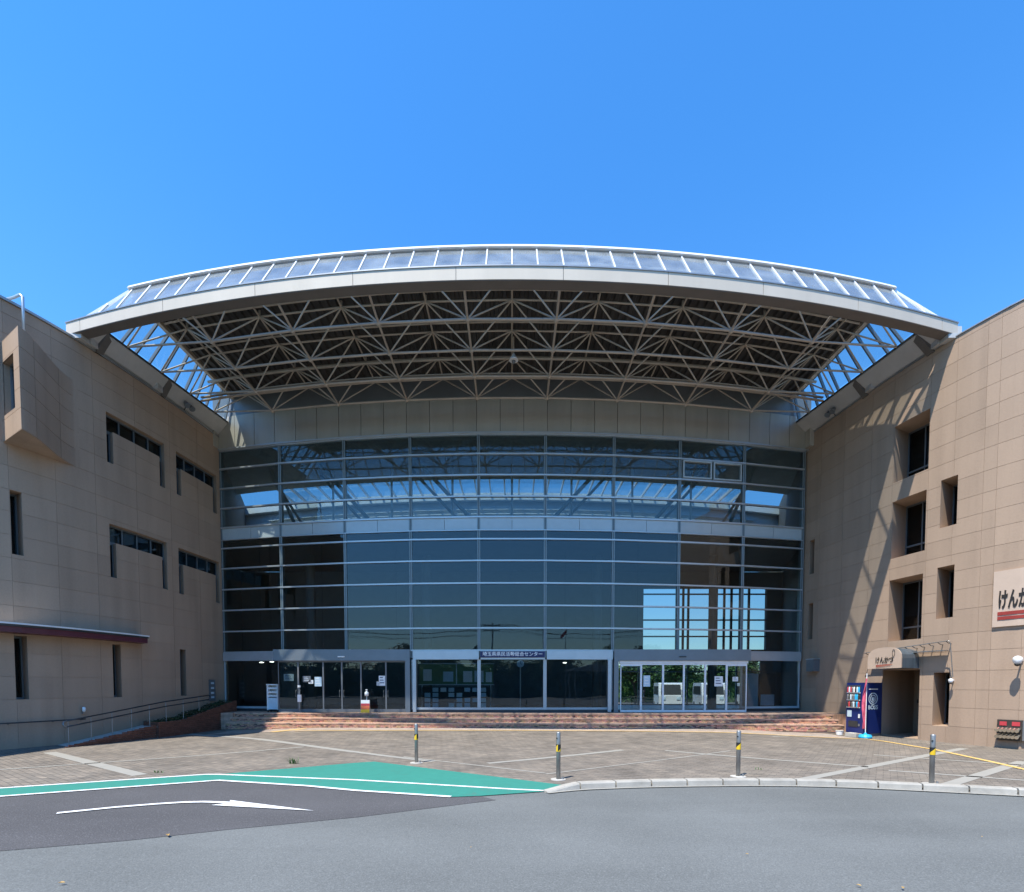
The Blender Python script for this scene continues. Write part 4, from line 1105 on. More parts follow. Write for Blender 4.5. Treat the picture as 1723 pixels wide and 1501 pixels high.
rod('stand', (-7.62, YL - 0.12, 0.6), (-7.62, YL - 0.12, 1.5), 0.018, 'steel', um); MB().box(-7.68, -7.56, YL - 0.17, YL - 0.07, 0.98, 1.24).build('body', 'white', um); MB().box(-7.66, -7.58, YL - 0.19, YL - 0.1, 1.5, 1.58).build('head', 'white', um)
MB().box(-7.74, -7.5, YL - 0.24, YL - 0.02, 0.6, 0.62).build('base', 'steel', um)
dm = thing('door_mat', (-8.05, 18.5, 0.6), 'pale mat on the platform before the dark side panel', 'mat')
MB().box(-8.3, -7.8, 18.35, 18.62, 0.6, 0.622).build('pad', 'concrete', dm)
MB().box(-8.32, -7.78, 18.33, 18.64, 0.6, 0.61).build('edging', 'black', dm)

# ------------------------------------------------------------------ canopy
cn = thing('entrance_canopy', (0, 12.38, 11.05), 'huge arched entrance canopy with cream fascia, glazed edges and steel space frame', 'canopy')
FJ = [-12.05, -11.54, -8.84, -6.25, -3.77, -1.31, 1.20, 3.70, 6.10, 8.75, 11.47, 12.05]
for a, b in zip(FJ, FJ[1:]):
    MB().sweep([[(x, cy(x), 11.05), (x, cy(x), 11.345), (x, cy(x) + 0.3, 11.345), (x, cy(x) + 0.3, 11.05)] for x in frange(a + 0.006, b - 0.006, 0.5)]).build('fascia_panel', 'fascia', cn)
MB().sweep([[(x, cy(x) + 0.012, 11.035), (x, cy(x) + 0.012, 11.049), (x, cy(x) + 0.305, 11.049), (x, cy(x) + 0.305, 11.035)] for x in frange(-12.03, 12.03, 0.5)]).build('fascia_soffit', 'soffit', cn)
MB().sweep([[(x, cy(x) + 0.02, 11.07), (x, cy(x) + 0.02, 11.33), (x, cy(x) + 0.28, 11.33), (x, cy(x) + 0.28, 11.07)] for x in frange(-12.04, 12.04, 0.5)]).build('fascia_core', 'frame_dark', cn)
MB().sweep([[(x, cy(x) - 0.02, 11.346), (x, cy(x) - 0.02, 11.375), (x, cy(x) + 0.22, 11.375), (x, cy(x) + 0.22, 11.346)] for x in frange(-12.06, 12.06, 0.5)]).build('fascia_flashing', 'coping', cn)
def yr(x): return 13.22 + 0.0121 * x * x
ZR = 12.40
def hip(x, s):      # point on the sloping hip
    t = (11.55 - abs(x)) / 1.10
    return (s * abs(x), 14.24 + 0.31 * t, 11.38 + (ZR - 11.38) * t)
def bar(name, a, b, w, h, m, parent):
    a, b = Vector(a), Vector(b); d = (b - a).normalized(); u = d.cross(Vector((0, 0, 1))).normalized() * w / 2; n_ = u.cross(d).normalized() * h / 2
    return MB().sweep([[p + u + n_, p - u + n_, p - u - n_, p + u - n_] for p in (a, b)]).build(name, m, parent)
def slab(name, pts, t, m, parent):
    P = [Vector(p) for p in pts]; n_ = (P[1] - P[0]).cross(P[2] - P[0]).normalized() * t
    return MB().prism(P, [p + n_ for p in P]).build(name, m, parent)
GXS = [i * 0.61 for i in range(-17, 18)]
bot = lambda x: (x, cy(x) + 0.07, 11.385)
top = lambda x: (x, yr(x), ZR)
for x in GXS: bar('glazing_bar', bot(x), top(x), 0.034, 0.06, 'white_metal', cn)
for a, b in zip(GXS, GXS[1:]): slab('roof_pane', [bot(a + 0.023), bot(b - 0.023), top(b - 0.023), top(a + 0.023)], 0.01, 'glass_roof', cn)
for s in (-1, 1):
    x1, x2, x3 = s * 10.37, s * 10.98, s * 11.55
    bar('glazing_bar', bot(x2), hip(10.98, s), 0.034, 0.06, 'white_metal', cn)
    bar('hip_bar', (s * 11.57, 14.24, 11.385), (s * 10.44, 14.56, ZR + 0.01), 0.06, 0.07, 'white_metal', cn)
    slab('roof_pane', [bot(x1 + s * .023), bot(x2 - s * .023), hip(10.97, s), (s * 10.43, 14.52, ZR - 0.02), top(x1 + s * .02)], 0.01, 'glass_roof', cn)
    slab('roof_pane', [bot(x2 + s * .023), (s * 11.5, 14.2, 11.39), hip(11.0, s)], 0.01, 'glass_roof', cn)
MB().sweep([[(x, yr(x) - 0.05, ZR + 0.005), (x, yr(x) - 0.09, ZR + 0.02), (x, yr(x) - 0.03, ZR + 0.11), (x, yr(x) + 0.3, ZR + 0.15), (x, yr(x) + 0.3, ZR + 0.005)] for x in frange(-10.5, 10.5, 0.5)]).build('ridge_cap', 'white_metal', cn)
# corrugated roof deck
def bxe(y): return 11.30 - 0.133 * (y - 14.9)       # inner edge of the side beams
DX = 10.45
mb = MB(); prof = []
x = -DX
while x < DX - 0.01:
    prof += [(x, 12.40), (x + 0.09, 12.40), (x + 0.12, 12.33), (x + 0.21, 12.33)]; x += 0.24
prof.append((DX, 12.40))
for i, (px_, pz_) in enumerate(prof):
    mb.v += [(px_, yr(px_) + 0.05, pz_), (px_, fy(px_) + 0.15, pz_)]
    if i: a = 2 * i; mb.f.append((a - 2, a, a + 1, a - 1))
mb.build('roof_deck', 'deck', cn, fix=False)
MB().sweep([[(x, yr(x) + 0.1, 12.42), (x, fy(x) + 0.25, 12.43), (x, fy(x) + 0.25, 12.49), (x, yr(x) + 0.1, 12.48)] for x in frange(-DX, DX, 0.6)]).build('roof_cover', 'darkwall', cn)
for s in (-1, 1):
    MB().sweep([[(s * (DX - 0.08), y, 12.24), (s * (DX + 0.06), y, 12.26), (s * (DX + 0.06), y, 12.45), (s * (DX - 0.08), y, 12.41)] for y in frange(14.62, 19.7, 0.6)]).build('deck_edge_beam', 'strut', cn)
    # side glazing
    ys = frange(14.75, 19.55, 0.53)
    for y in ys: bar('side_rafter', (s * (DX + 0.05), y, 12.36), (s * bxe(y), y, 11.47), 0.05, 0.08, 'alu_dark', cn)
    for a, b in zip(ys, ys[1:]):
        slab('side_pane', [(s * (DX + 0.05), a + 0.03, 12.40), (s * (DX + 0.05), b - 0.03, 12.40), (s * bxe(b), b - 0.03, 11.51), (s * bxe(a), a + 0.03, 11.51)], 0.008, 'glass_clear', cn)
    # light grey side beam on the wing
    wf = LW if s < 0 else RW
    W_ = 10.5 if s < 0 else 10.6
    wx = lambda y: y * asin(W_ / y)
    rings = []
    for y in frange(14.5, 19.75, 0.35):
        w = wx(y); rings.append([(s * (w + 0.45), y, 10.985), (s * (w + 0.06), y, 10.985), (s * (w - 0.03), y, 11.03), (s * bxe(y), y, 11.37), (s * bxe(y), y, 11.42), (s * (w + 0.45), y, 11.42)])
    MB().sweep(rings).build('side_beam', 'beam', cn)
    MB().sweep([[(s * (bxe(y) - 0.03), y, 11.40), (s * (bxe(y) - 0.03), y, 11.45), (s * (bxe(y) + 0.12), y, 11.45), (s * (bxe(y) + 0.12), y, 11.40)] for y in frange(14.5, 19.7, 0.5)]).build('beam_gutter', 'frame_dark', cn)
    for y in (14.85, 17.0):
        w = wx(y)
        MB().hexa([(s * (w - 0.04), y - 0.09, 10.90), (s * (w + 0.2), y - 0.09, 10.90), (s * (w + 0.2), y + 0.12, 10.90), (s * (w - 0.04), y + 0.12, 10.90), (s * (bxe(y) - 0.02), y - 0.09, 11.40), (s * (w + 0.2), y - 0.09, 11.40), (s * (w + 0.2), y + 0.12, 11.40), (s * (bxe(y) - 0.02), y + 0.12, 11.40)]).build('beam_bracket', 'bracket', cn)
        MB().box(min(s * (w - 0.1), s * (w + 0.35)), max(s * (w - 0.1), s * (w + 0.35)), y - 0.34, y - 0.092, 10.965, 11.35).build('bearing_block', 'beam', cn)
    w = wx(14.1); MB().box(min(s * (w - 0.25), s * (w + 0.4)), max(s * (w - 0.25), s * (w + 0.4)), 14.22, 14.5, 10.93, 11.049).build('corner_block', 'beam', cn)
    # cladding return at the glass corner
    MB().box(min(s * 11.05, s * 11.6), max(s * 11.05, s * 11.6), 19.45, 20.0, 10.47, 11.66).build('corner_cladding', 'clad', cn)
# space frame
def ry(y0, x): return y0 + (0.0131 - 0.0003 * (y0 - 12.4)) * x * x
BX = [-8.4, -5.95, -3.55, -1.17, 1.17, 3.55, 5.95, 8.4]
TX = [-9.65, -7.25, -4.78, -2.38, 0.0, 2.38, 4.78, 7.25, 9.65]
BR = [13.90, 15.15, 16.40, 17.60]
TR = [13.30, 14.55, 15.78, 17.00, 18.15]
ZB, ZT = 11.20, 12.16
bn = lambda x, r: (x, ry(BR[r], x), ZB)
tn = lambda x, r: (x, ry(TR[r], x), ZT)
def en_(s, r):
    y = ry(BR[r], 10.9); y = min(y, 19.4); return (s * bxe(y), y, 11.44)
for r in range(4):
    for a, b in zip(BX, BX[1:]): rod('bottom_chord', bn(a, r), bn(b, r), 0.036, 'strut', cn)
    for s in (-1, 1): rod('bottom_chord', bn(s * 8.4, r), en_(s, r), 0.03, 'strut', cn)
for x in BX:
    for r in range(3): rod('bottom_chord', bn(x, r), bn(x, r + 1), 0.032, 'strut', cn)
    rod('bottom_chord', (x, cy(x) + 0.3, 11.32), bn(x, 0), 0.032, 'strut', cn)
for r in range(5):
    for a, b in zip(TX, TX[1:]): rod('top_chord', tn(a, r), tn(b, r), 0.027, 'strut', cn)
for x in TX:
    for r in range(4): rod('top_chord', tn(x, r), tn(x, r + 1), 0.027, 'strut', cn)
for r in range(4):
    for i, x in enumerate(BX):
        for tx in (TX[i], TX[i + 1]):
            for q in (r, r + 1): rod('truss_diagonal', bn(x, r), tn(tx, q), 0.023, 'strut', cn)
    for s in (-1, 1):
        for q in (r, r + 1): rod('truss_diagonal', en_(s, r), tn(s * 9.65, q), 0.023, 'strut', cn)
for r in (1, 3):
    for x in TX: rod('deck_stud', tn(x, r), (x, ry(TR[r], x), 12.34), 0.03, 'strut', cn)
for x in BX:
    for r in range(4):
        MB().lathe((x, ry(BR[r], x), ZB), [(0.02, -0.075), (0.065, -0.045), (0.075, 0.0), (0.065, 0.045), (0.02, 0.075)], 8).build('node_ball', 'strut', cn, smooth=True)
# purlins carrying the deck, a pipe and a service tray
for y0 in (14.35, 15.6):
    MB().tube([(x, ry(y0, x), 12.29) for x in frange(-10.3, 10.3, 0.8)], 0.03, 6).build('purlin', 'strut', cn)
MB().tube([(x, ry(16.75, x), 11.95) for x in frange(-10.4, 10.4, 0.8)], 0.045, 8).build('service_pipe', 'strut', cn, smooth=True)
for dz in (0.0, -0.11):
    MB().sweep([[(x, ry(16.55, x), 11.36 + dz), (x, ry(16.55, x), 11.39 + dz), (x, ry(16.65, x), 11.39 + dz), (x, ry(16.65, x), 11.36 + dz)] for x in frange(-10.6, 10.6, 0.8)]).build('service_tray', 'strut', cn)
# hanging floodlight
hl = thing('hanging_lamp', (0.05, ry(16.0, 0), 11.5), 'dome shaped lamp hanging from the middle of the canopy frame', 'lamp')
rod('stem', (0.05, 16.0, 11.62), (0.05, 16.0, 12.12), 0.02, 'strut', hl)
MB().lathe((0.05, 16.0, 11.42), [(0.04, 0.20), (0.05, 0.16), (0.08, 0.11), (0.125, 0.05), (0.14, 0.0), (0.125, 0.0)], 16).build('dome_shade', 'white_metal', hl, smooth=True)
MB().lathe((0.05, 16.0, 11.38), [(0.01, -0.06), (0.045, -0.035), (0.055, 0.03), (0.035, 0.08)], 12).build('bulb_glass', 'grey_box', hl, smooth=True)
def spotlight(fn, u, label):
    t = thing('spotlight', fn(u, 10.96, 0), label, 'spotlight')
    MB().tube([fn(u, 10.96, -0.05), fn(u, 11.06, 0.05), fn(u, 11.06, 0.25)], 0.02, 6).build('arm', 'frame_dark', t)
    for du in (-0.14, 0.14):
        a = Vector(fn(u + du, 11.0, 0.24)); b = Vector(fn(u + du - 0.02, 11.14, 0.16))
        MB().tube([a, b], [0.10, 0.05], 10).build('reflector', 'alu_dark', t)
    rod('cross_bar', fn(u - 0.16, 11.07, 0.22), fn(u + 0.16, 11.07, 0.22), 0.015, 'frame_dark', t)
spotlight(LW, 14.6, 'pair of small floodlights on the shaded wing roof edge')
spotlight(RW, 15.0, 'pair of small floodlights on the sunlit wing roof edge')

# ------------------------------------------------------------------ bollards
def bollard(x, y, label, turn):
    z = gz(x, y) + 0.004
    t = thing('bollard', (x, y, z), label, 'bollard', 'bollards along the forecourt edge')
    MB().lathe((x, y, z), [(0.036, 0.0), (0.036, 0.785), (0.031, 0.80), (0.008, 0.806)], 16).build('post', 'steel', t, smooth=True)
    for col, k0 in (('yellow', 0), ('black', 1)):
        mb = MB(); K = 24
        for i in range(K):     # slanted halves of the warning band
            a0, a1 = 2 * pi * i / K + turn, 2 * pi * (i + 1) / K + turn
            f = lambda a: 0.5 + 0.5 * (((a - turn) / (2 * pi) * 3) % 1.0 if ((a - turn) / (2 * pi) * 3) % 1.0 > 1e-6 else 0)
            q0 = ((i / K) * 2) % 1.0; q1 = q0 + 2.0 / K
            lo, hi = 0.475, 0.595
            for (A, B) in ((a0, a1),):
                m0, m1 = lo + (hi - lo) * q0, lo + (hi - lo) * min(1, q1)
                r_ = 0.0395
                P = lambda a, h: (x + r_ * cos(a), y + r_ * sin(a), z + h)
                if col == 'yellow': mb.quad(P(A, lo), P(B, lo), P(B, m1), P(A, m0))
                else: mb.quad(P(A, m0), P(B, m1), P(B, hi), P(A, hi))
        mb.build(col + '_band', col, t, fix=False)
    MB().lathe((x, y, z), [(0.13, -0.01), (0.13, 0.008), (0.038, 0.012)], 20).build('base_plate', 'concrete', t)
    MB().tube([(x + 0.075, y - 0.02, z + 0.005), (x + 0.075, y - 0.02, z + 0.05)], [0.02, 0.016], 8).build('lock_pin', 'steel', t)
    MB().tube([(x - 0.03, y - 0.02, z + 0.70), (x - 0.03, y - 0.035, z + 0.70)], 0.012, 8).build('key_hole', 'black', t)
bollard(-1.95, 10.44, 'steel bollard standing beside the tip of the wide green area', 1.9)
bollard(0.78, 8.60, 'steel bollard standing where the kerb begins beside the green point', 1.2)
bollard(3.93, 8.88, 'steel bollard behind the middle of the kerb, between two other bollards', 2.3)
bollard(6.73, 8.19, 'steel bollard on a pale paver band, nearest the fire inlet panel', 2.2)

# ------------------------------------------------------------------ vending machine, banner and bits by the right wing
def VM(a, s, z): p = wing_plan(a, s); return (p[0], p[1], z)
g0 = 0.03
vm = thing('vending_machine', VM(10.2, 12.4, g0), 'navy drinks vending machine with white round emblem against the sunlit wing', 'vending machine')
A0, A1, S0, S1, H0, H1 = 9.86, 10.52, 12.0, 12.92, g0 + 0.07, 1.66
def vbox(mb, a0, a1, s0, s1, z0, z1): return mb.hexa([VM(a0, s0, z0), VM(a1, s0, z0), VM(a1, s1, z0), VM(a0, s1, z0), VM(a0, s0, z1), VM(a1, s0, z1), VM(a1, s1, z1), VM(a0, s1, z1)])
vbox(MB(), A0, A1, S0, S1, H0, H1).build('body', 'vend', vm)
vbox(MB(), A0 + 0.03, A1, S0 + 0.03, S1 - 0.03, g0 - 0.02, H0 - 0.001).build('plinth', 'grey_box', vm)
vbox(MB(), A0 - 0.03, A0 - 0.001, S0 + 0.02, S1 - 0.02, H0 + 0.01, H1 - 0.02).build('front_door', 'vend', vm)
vbox(MB(), A0 - 0.037, A0 - 0.031, S0 + 0.20, S1 - 0.06, 0.88, 1.58).build('display_window', 'inside_dark', vm)
for r in range(3):
    z = 0.92 + r * 0.225
    vbox(MB(), A0 - 0.055, A0 - 0.038, S0 + 0.20, S1 - 0.06, z - 0.035, z - 0.005).build('display_shelf', 'white', vm)
    for i in range(8):
        s_ = S0 + 0.25 + i * 0.078
        c = VM(A0 - 0.062, s_, z - 0.004)
        MB().lathe(c, [(0.024, 0), (0.026, 0.1), (0.024, 0.13), (0.011, 0.155), (0.011, 0.17)], 8).build('sample_can', rnd.choice(['paper_blue', 'white', 'red_label', 'brown_panel', 'cyan', 'steel']), vm)
vbox(MB(), A0 - 0.04, A0 - 0.031, S0 + 0.62, S1 - 0.08, 0.60, 0.80).build('payment_panel', 'paper_blue', vm)
vbox(MB(), A0 - 0.045, A0 - 0.031, S0 + 0.20, S0 + 0.28, 0.58, 0.70).build('coin_plate', 'white', vm)
vbox(MB(), A0 - 0.04, A0 - 0.031, S0 + 0.3, S1 - 0.15, 0.30, 0.48).build('pickup_flap', 'frame_dark', vm)
vbox(MB(), A0 - 0.045, A0 - 0.031, S0 + 0.20, S0 + 0.27, 0.33, 0.40).build('coin_return', 'steel', vm)
def on_side(x, y): 
    a = A0 + 0.10 + x; return VM(a, S0 - 0.006, y)
mb = MB(); K = 28
cxs, czs = 0.20, 1.17
for r0, r1 in ((0.185, 0.155), (0.12, 0.095)):
    for i in range(K):
        t0, t1 = 2 * pi * i / K, 2 * pi * (i + 1) / K
        mb.quad(on_side(cxs + r0 * cos(t0), czs + r0 * sin(t0)), on_side(cxs + r0 * cos(t1), czs + r0 * sin(t1)), on_side(cxs + r1 * cos(t1), czs + r1 * sin(t1)), on_side(cxs + r1 * cos(t0), czs + r1 * sin(t0)))
mb.quad(on_side(cxs - .05, czs + .04), on_side(cxs + .05, czs + .05), on_side(cxs + .06, czs - .05), on_side(cxs, czs - .085), on_side(cxs - .05, czs - .03))
mb.build('round_emblem', 'paper_blue', vm, fix=False)
lettering('lettering', 'BOSS', 0.17, lambda x, y: on_side(cxs + x, 0.90 + y), 'paper_blue', vm, 0.006)
MB().quad(on_side(0.02, 1.45), on_side(0.38, 1.45), on_side(0.38, 1.475), on_side(0.02, 1.475)).build('print_bar', 'white', vm, fix=False)
bn_ = thing('banner_flag', VM(9.62, 11.72, g0), 'pink vertical banner on a thin pole with a light blue base', 'banner')
bx_, by_, _ = VM(9.66, 11.72, 0)
rod('pole', (bx_, by_, g0 + 0.05), (bx_, by_, 1.93), 0.012, 'white', bn_)
mb = MB()
mb.grid(lambda u, v: (bx_ - 0.012 - u * (0.13 - 0.10 * sst((v - 1.2) / 0.7)), by_ - 0.06 * u + 0.04 * sin(9 * u + v * 5) * u, v), [0, .15, .3, .45, .6, .75, .9, 1.0], frange(0.30, 1.78, 0.08))
b_ = mb.build('cloth', 'pink', bn_, fix=False)
so_ = b_.modifiers.new('thickness', 'SOLIDIFY'); so_.thickness = 0.003
MB().lathe((bx_, by_, g0 - 0.01), [(0.17, 0), (0.18, 0.04), (0.15, 0.10), (0.04, 0.12), (0.03, 0.16)], 16).build('water_base', 'cyan', bn_, smooth=False)
tb = thing('bucket', VM(9.62, 12.95, g0), 'small white tub beside the vending machine at the step end', 'tub')
MB().lathe(VM(9.62, 12.95, g0 - 0.01), [(0.09, 0), (0.11, 0.13), (0.115, 0.14), (0.10, 0.14), (0.085, 0.02)], 14).build('tub', 'white', tb, smooth=False)
MB().lathe(VM(9.62, 12.95, g0 - 0.01), [(0.118, 0.128), (0.12, 0.135), (0.118, 0.142)], 14).build('rim', 'concrete', tb)
cbk = thing('concrete_block', VM(9.66, 12.3, g0), 'low pale concrete block at the foot of the vending machine', 'block')
vbox(MB(), 9.58, 9.8, 12.05, 12.6, g0 - 0.02, g0 + 0.09).build('slab', 'concrete', cbk)
vbox(MB(), 9.60, 9.78, 12.1, 12.2, g0 + 0.02, g0 + 0.0925).build('drain_slot', 'joint', cbk)

# ------------------------------------------------------------------ litter and weeds
def dry_leaf(x, y, s, label):
    mb = MB(); a = rnd.uniform(0, 6.28)
    P = lambda u, v, h: (x + s * (u * cos(a) - v * sin(a)), y + s * (u * sin(a) + v * cos(a)), 0.016 + gz(x, y) + h * s)
    mb.quad(P(-1, 0, .1), P(-.3, .45, .35), P(.5, .4, .3), P(1, 0, 0.05)); mb.quad(P(-1, 0, .1), P(1, 0, .05), P(.5, -.4, .2), P(-.3, -.45, .4))
    o = mb.build('fallen_leaf', 'dry_leaf', None, fix=False, label=label, cat='leaf', group='fallen leaves on the asphalt')
    q = o.modifiers.new('thickness', 'SOLIDIFY'); q.thickness = 0.002
LFL = 'single dry brown leaf lying on the asphalt'
for x, y, s in ((-3.62, 5.35, 0.04), (-3.6, 4.05, 0.024), (2.2, 4.75, 0.014), (3.05, 3.95, 0.022), (2.74, 4.0, 0.018), (4.9, 5.3, 0.013), (-0.4, 4.95, 0.012)): dry_leaf(x, y, s, LFL)
def weed(x, y, h, n, label):
    mb = MB()
    for i in range(n):
        a = rnd.uniform(0, 6.28); l = h * rnd.uniform(0.5, 1.0); lean = rnd.uniform(0.1, 0.7)
        p0 = Vector((x + rnd.uniform(-.03, .03) * 3, y + rnd.uniform(-.03, .03), gz(x, y) + 0.006)); d_ = Vector((cos(a) * lean, sin(a) * lean, 1)) * l; w = Vector((-sin(a), cos(a), 0)) * 0.007
        mb.quad(p0 - w, p0 + w, p0 + d_ * .6 + w * .8, p0 + d_ * .6 - w * .8); mb.quad(p0 + d_ * .6 - w * .8, p0 + d_ * .6 + w * .8, p0 + d_ + Vector((cos(a), sin(a), -.2)) * l * .2)
    mb.build('weed', 'leaf', None, fix=False, label=label, cat='weed', group='weeds in the paving joints')
weed(-4.4, 10.3, 0.16, 26, 'thin green weed in the pavers beside the wide green area')
weed(-6.4, 9.25, 0.06, 12, 'tiny weed tuft at the end of a wide pale paver band')
weed(4.6, 9.6, 0.05, 10, 'tiny weed tuft in the pale paver band behind the kerb')

# ------------------------------------------------------------------ trees, poles and cars round about
def crown_mesh(name, m, seed, n=2600, rx=1.0, rz=0.8):
    r = random.Random(seed); mb = MB()
    blobs = []
    for i in range(16):
        a = r.uniform(0, 2 * pi); e = r.uniform(-0.5, 1.2); d_ = r.uniform(0.2, 0.72)
        blobs.append((Vector((cos(a) * cos(e) * d_ * rx, sin(a) * cos(e) * d_ * rx, sin(e) * d_ * rz)), r.uniform(0.26, 0.45)))
    for i in range(n):
        c, br = r.choice(blobs)
        v = Vector((r.gauss(0, 1), r.gauss(0, 1), r.gauss(0, 1))).normalized() * br * r.uniform(0.55, 1.08)
        p = c + v; l = r.uniform(0.035, 0.075)
        a = Vector((r.gauss(0, 1), r.gauss(0, 1), r.gauss(0, .6))).normalized() * l; b = a.cross(Vector((r.gauss(0, 1), r.gauss(0, 1), 1))).normalized() * l * 0.6
        mb.quad(p - a, p + b, p + a, p - b)
    me = bpy.data.meshes.new(name); me.from_pydata(mb.v, [], mb.f); me.materials.append(M[m]); return me
CR = [crown_mesh('crown', 'leaf', 1), crown_mesh('crown', 'leaf_dark', 2), crown_mesh('crown', 'leaf', 3, 2600, 1.0, 1.1)]
def tree(x, y, h, w, k, label, group, z=-0.1):
    t = thing('tree', (x, y, z), label, 'tree', group)
    r = random.Random(int(x * 31 + y * 17)); th = h * 0.5
    pts = [(x, y, z), (x + .05 * h * r.uniform(-1, 1), y, z + th * .5), (x + .06 * h * r.uniform(-1, 1), y + .03 * h, z + th), (x, y, z + h * .75)]
    mb = MB().tube(pts, [0.035 * h, 0.028 * h, 0.02 * h, 0.008 * h], 7)
    for i in range(4):
        a = r.uniform(0, 6.28); s_ = Vector(pts[2]); mb.tube([s_ - Vector((0, 0, .1 * h * i / 4)), s_ + Vector((cos(a) * w * .3, sin(a) * w * .3, h * .2))], [0.014 * h, 0.005 * h], 5)
    mb.build('trunk', 'bark', t)
    o = put('crown', CR[k], t, mtx=Matrix.Translation((0, 0, h * 0.66)) @ Matrix.Rotation(r.uniform(0, 6.28), 4, 'Z') @ Matrix.Diagonal((w / 2, w / 2, h * 0.36, 1)))
# behind the hall, seen through the glass
for x, y, h, w in ((9.6, 40, 3.9, 4.6), (13.0, 41, 4.1, 4.4), (16.2, 39, 3.7, 4.0), (12.0, 47, 4.4, 5.0), (19.5, 42, 4.0, 4.6), (6.5, 43, 3.9, 4.8)):
    tree(x, y, h, w, rnd.choice((0, 2)), 'bushy green tree seen through the hall doors', 'trees behind the hall')
def van(x, y, rz, m, label):
    t = thing('parked_van', (x, y, -0.1), label, 'van', 'vans parked behind the hall')
    R_ = Matrix.Rotation(rz, 4, 'Z'); T_ = lambda p: tuple(Vector((x, y, -0.1)) + R_ @ Vector(p))
    side = [(-1.7, .3), (-1.7, 1.0), (-1.45, 1.75), (-1.2, 1.82), (1.5, 1.82), (1.7, 1.6), (1.72, .3)]
    MB().prism([T_((a, -.74, b)) for a, b in side], [T_((a, .74, b)) for a, b in side]).build('body', m, t)
    mb = MB()
    mb.quad(T_((-1.69, -.62, 1.06)), T_((-1.69, .62, 1.06)), T_((-1.475, .58, 1.7)), T_((-1.475, -.58, 1.7)))
    mb.build('windscreen', 'frame_dark', t, fix=False)
    for s in (-1, 1):
        MB().hexa([T_((-1.3, s * .735, 1.05)), T_((1.5, s * .735, 1.05)), T_((1.5, s * .75, 1.05)), T_((-1.3, s * .75, 1.05)), T_((-1.15, s * .735, 1.6)), T_((1.45, s * .735, 1.6)), T_((1.45, s * .75, 1.6)), T_((-1.15, s * .75, 1.6))]).build('side_window', 'frame_dark', t)
        for wx_ in (-1.1, 1.1):
            MB().prism([T_((wx_ + .28 * cos(k * pi / 8), s * .62, .28 + .28 * sin(k * pi / 8))) for k in range(16)], [T_((wx_ + .28 * cos(k * pi / 8), s * .77, .28 + .28 * sin(k * pi / 8))) for k in range(16)]).build('wheel', 'black', t)
        MB().hexa([T_((-1.73, s * .45 - .12, .75)), T_((-1.73, s * .45 + .12, .75)), T_((-1.68, s * .45 + .12, .75)), T_((-1.68, s * .45 - .12, .75)), T_((-1.73, s * .45 - .12, .92)), T_((-1.73, s * .45 + .12, .92)), T_((-1.68, s * .45 + .12, .92)), T_((-1.68, s * .45 - .12, .92))]).build('headlight', 'paper_blue', t)
for x, y in ((10.3, 34), (13.2, 34.5), (16.0, 34)): van(x, y, radians(80), 'car_white', 'white boxy van parked behind the hall, seen through the glass doors')

flat('rear_car_park', [(-30, 27), (60, 27), (60, 75), (-30, 75)], -0.1, 'road_dark', kind='structure')
rh = MB()
for i in range(12000):
    x = rnd.uniform(0, 36); y = 50 + rnd.uniform(-1.2, 1.2)
    z = (3.4 + 0.4 * sin(x * 0.9)) * rnd.random() ** 0.8; l = rnd.uniform(0.1, 0.2); a = rnd.uniform(0, 6.28)
    e = Vector((cos(a), sin(a), rnd.uniform(-.5, .8))) * l; f = Vector((-sin(a), cos(a), .4)) * l * .6; c = Vector((x, y, z - 0.1))
    rh.quad(c - e, c + f, c + e, c - f)
rh.box(0, 36, 49.4, 50.6, -0.1, 2.6)
rh.build('hedge', 'leaf', None, fix=False, label='tall green hedge far behind the hall, seen through the doors', cat='hedge', kind='stuff')
# across the road, mirrored in the glass
for x, y, h, w, k in ((-22, -24, 7.5, 8, 1), (-14, -27, 6.6, 7, 0), (-7.5, -25, 7.2, 7, 1), (-2, -28, 6.0, 6, 2), (4.5, -30, 5.4, 6, 0), (11, -27, 6.0, 6.5, 1), (19, -26, 6.8, 8, 2), (27, -24, 7.2, 8, 1)):
    tree(x, y, h, w, k, 'broad tree across the road, mirrored in the glass hall', 'trees across the road')
hd = MB()
for i in range(26000):
    x = rnd.uniform(-42, 42); y = -31 + rnd.uniform(-1.6, 1.6)
    hh = 5.0 + 0.7 * sin(x * 0.7) + 0.5 * sin(x * 1.9 + 1)
    z = hh * rnd.random() ** 0.8; l = rnd.uniform(0.12, 0.26); a = rnd.uniform(0, 6.28)
    e = Vector((cos(a), sin(a), rnd.uniform(-.5, .8))) * l; f = Vector((-sin(a), cos(a), .4)) * l * .6; c = Vector((x, y, z - 0.1))
    hd.quad(c - e, c + f, c + e, c - f)
for k in range(14):
    hd.box(-42 + k * 6, -36.02 + k * 6, -31.9, -30.1, -0.1, 4.0 + 0.5 * sin((k * 6 - 39) * 0.7))
hd.build('hedge', 'leaf_dark', None, fix=False, label='tall dense hedge across the road, mirrored in the glass hall', cat='hedge', kind='stuff')
up = thing('utility_pole', (-2.6, -30, -0.1), 'concrete utility pole with a crossarm, mirrored in the glass hall', 'utility pole')
MB().tube([(-2.6, -30, -0.1), (-2.6, -30, 9.6)], [0.17, 0.11], 10).build('post', 'concrete', up)
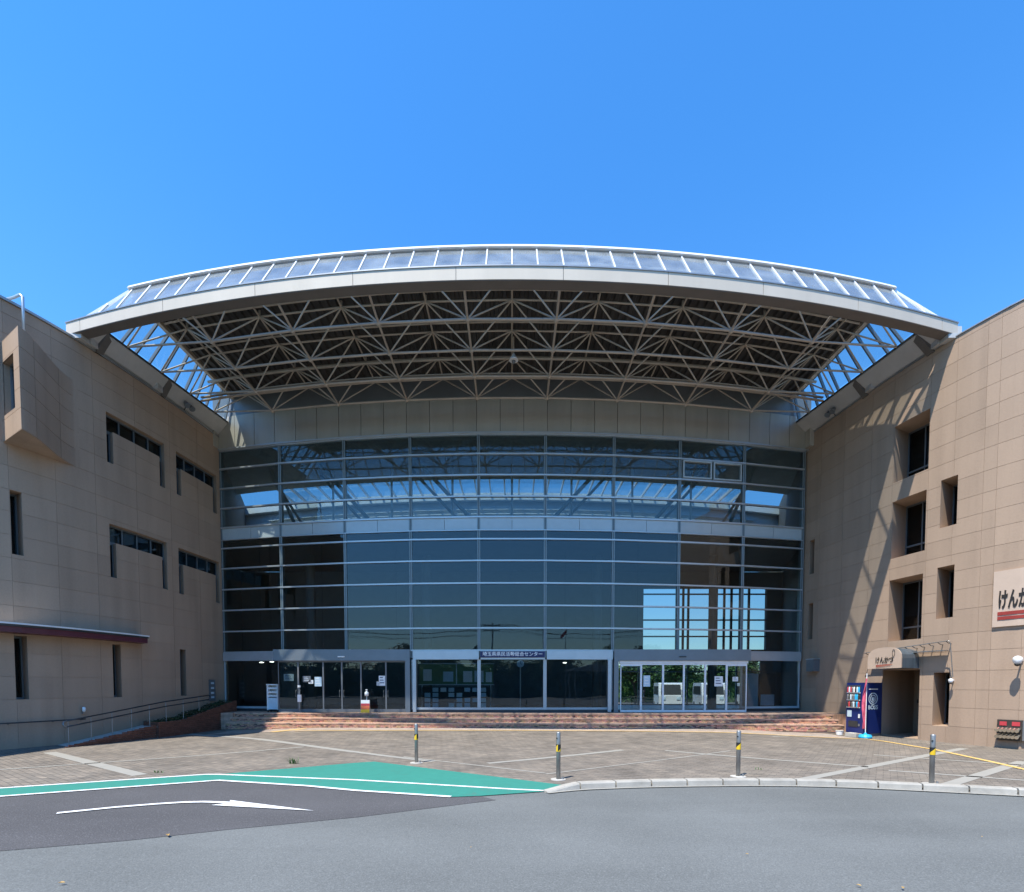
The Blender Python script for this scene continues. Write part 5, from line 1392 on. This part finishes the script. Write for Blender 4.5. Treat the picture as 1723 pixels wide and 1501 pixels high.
for z in (9.2, 8.6): MB().box(-3.7, -1.5, -30.1, -29.9, z, z + 0.1).build('crossarm', 'steel', up)
for i, (x, z) in enumerate(((-3.6, 9.4), (-2.9, 9.4), (-1.6, 9.4), (-3.6, 8.8), (-1.6, 8.8))):
    MB().lathe((x, -30, z - 0.1), [(0.05, 0), (0.07, .06), (0.03, .12)], 8).build('insulator', 'white', up)
    mb = MB()
    for s in (-1, 1): mb.tube([(x + s * 34 * t / 12, -30, z - 0.0 - 1.1 * (1 - (2 * t / 12 - 1) ** 2)) for t in range(13)], 0.02, 5)
    mb.build('wire', 'black', up)
for i, x in enumerate((3.6, 7.2, 10.8)):
    fpz = thing('flagpole', (x, -23, -0.1), ('tall flagpole across the road with a limp white flag, mirrored in the glass' if i == 1 else 'tall flagpole across the road with a limp red flag, mirrored in the glass') if i else 'tall bare flagpole across the road, mirrored in the glass hall', 'flagpole')
    MB().tube([(x, -23, -0.1), (x, -23, 8.4)], [0.06, 0.035], 8).build('pole', 'steel', fpz)
    MB().lathe((x, -23, 8.3), [(0.02, -.06), (0.06, 0), (0.02, .06)], 8).build('finial', 'steel', fpz)
    if i:
        mb = MB(); mb.grid(lambda u, v: (x - 0.05 - u, -23 + 0.08 * sin(6 * u), 8.2 - v - 1.1 * u), [0, .15, .3, .45, .6], [0, .2, .4, .55])
        fl = mb.build('flag', 'white' if i == 1 else 'red_label', fpz, fix=False); q = fl.modifiers.new('thickness', 'SOLIDIFY'); q.thickness = 0.004
sh = thing('shelter', (13.2, -20, -0.1), 'open roadside shelter with a broad shallow roof, mirrored in the glass hall', 'shelter')
MB().prism([(10.6, -22, 3.2), (16, -22, 3.2), (16, -22, 3.4), (13.3, -22, 3.9), (10.6, -22, 3.4)], [(10.6, -18.5, 3.2), (16, -18.5, 3.2), (16, -18.5, 3.4), (13.3, -18.5, 3.9), (10.6, -18.5, 3.4)]).build('roof', 'darkwall', sh)
for x in (10.9, 15.7):
    for y in (-21.7, -18.8): rod('post', (x, y, -0.1), (x, y, 3.25), 0.07, 'steel', sh)
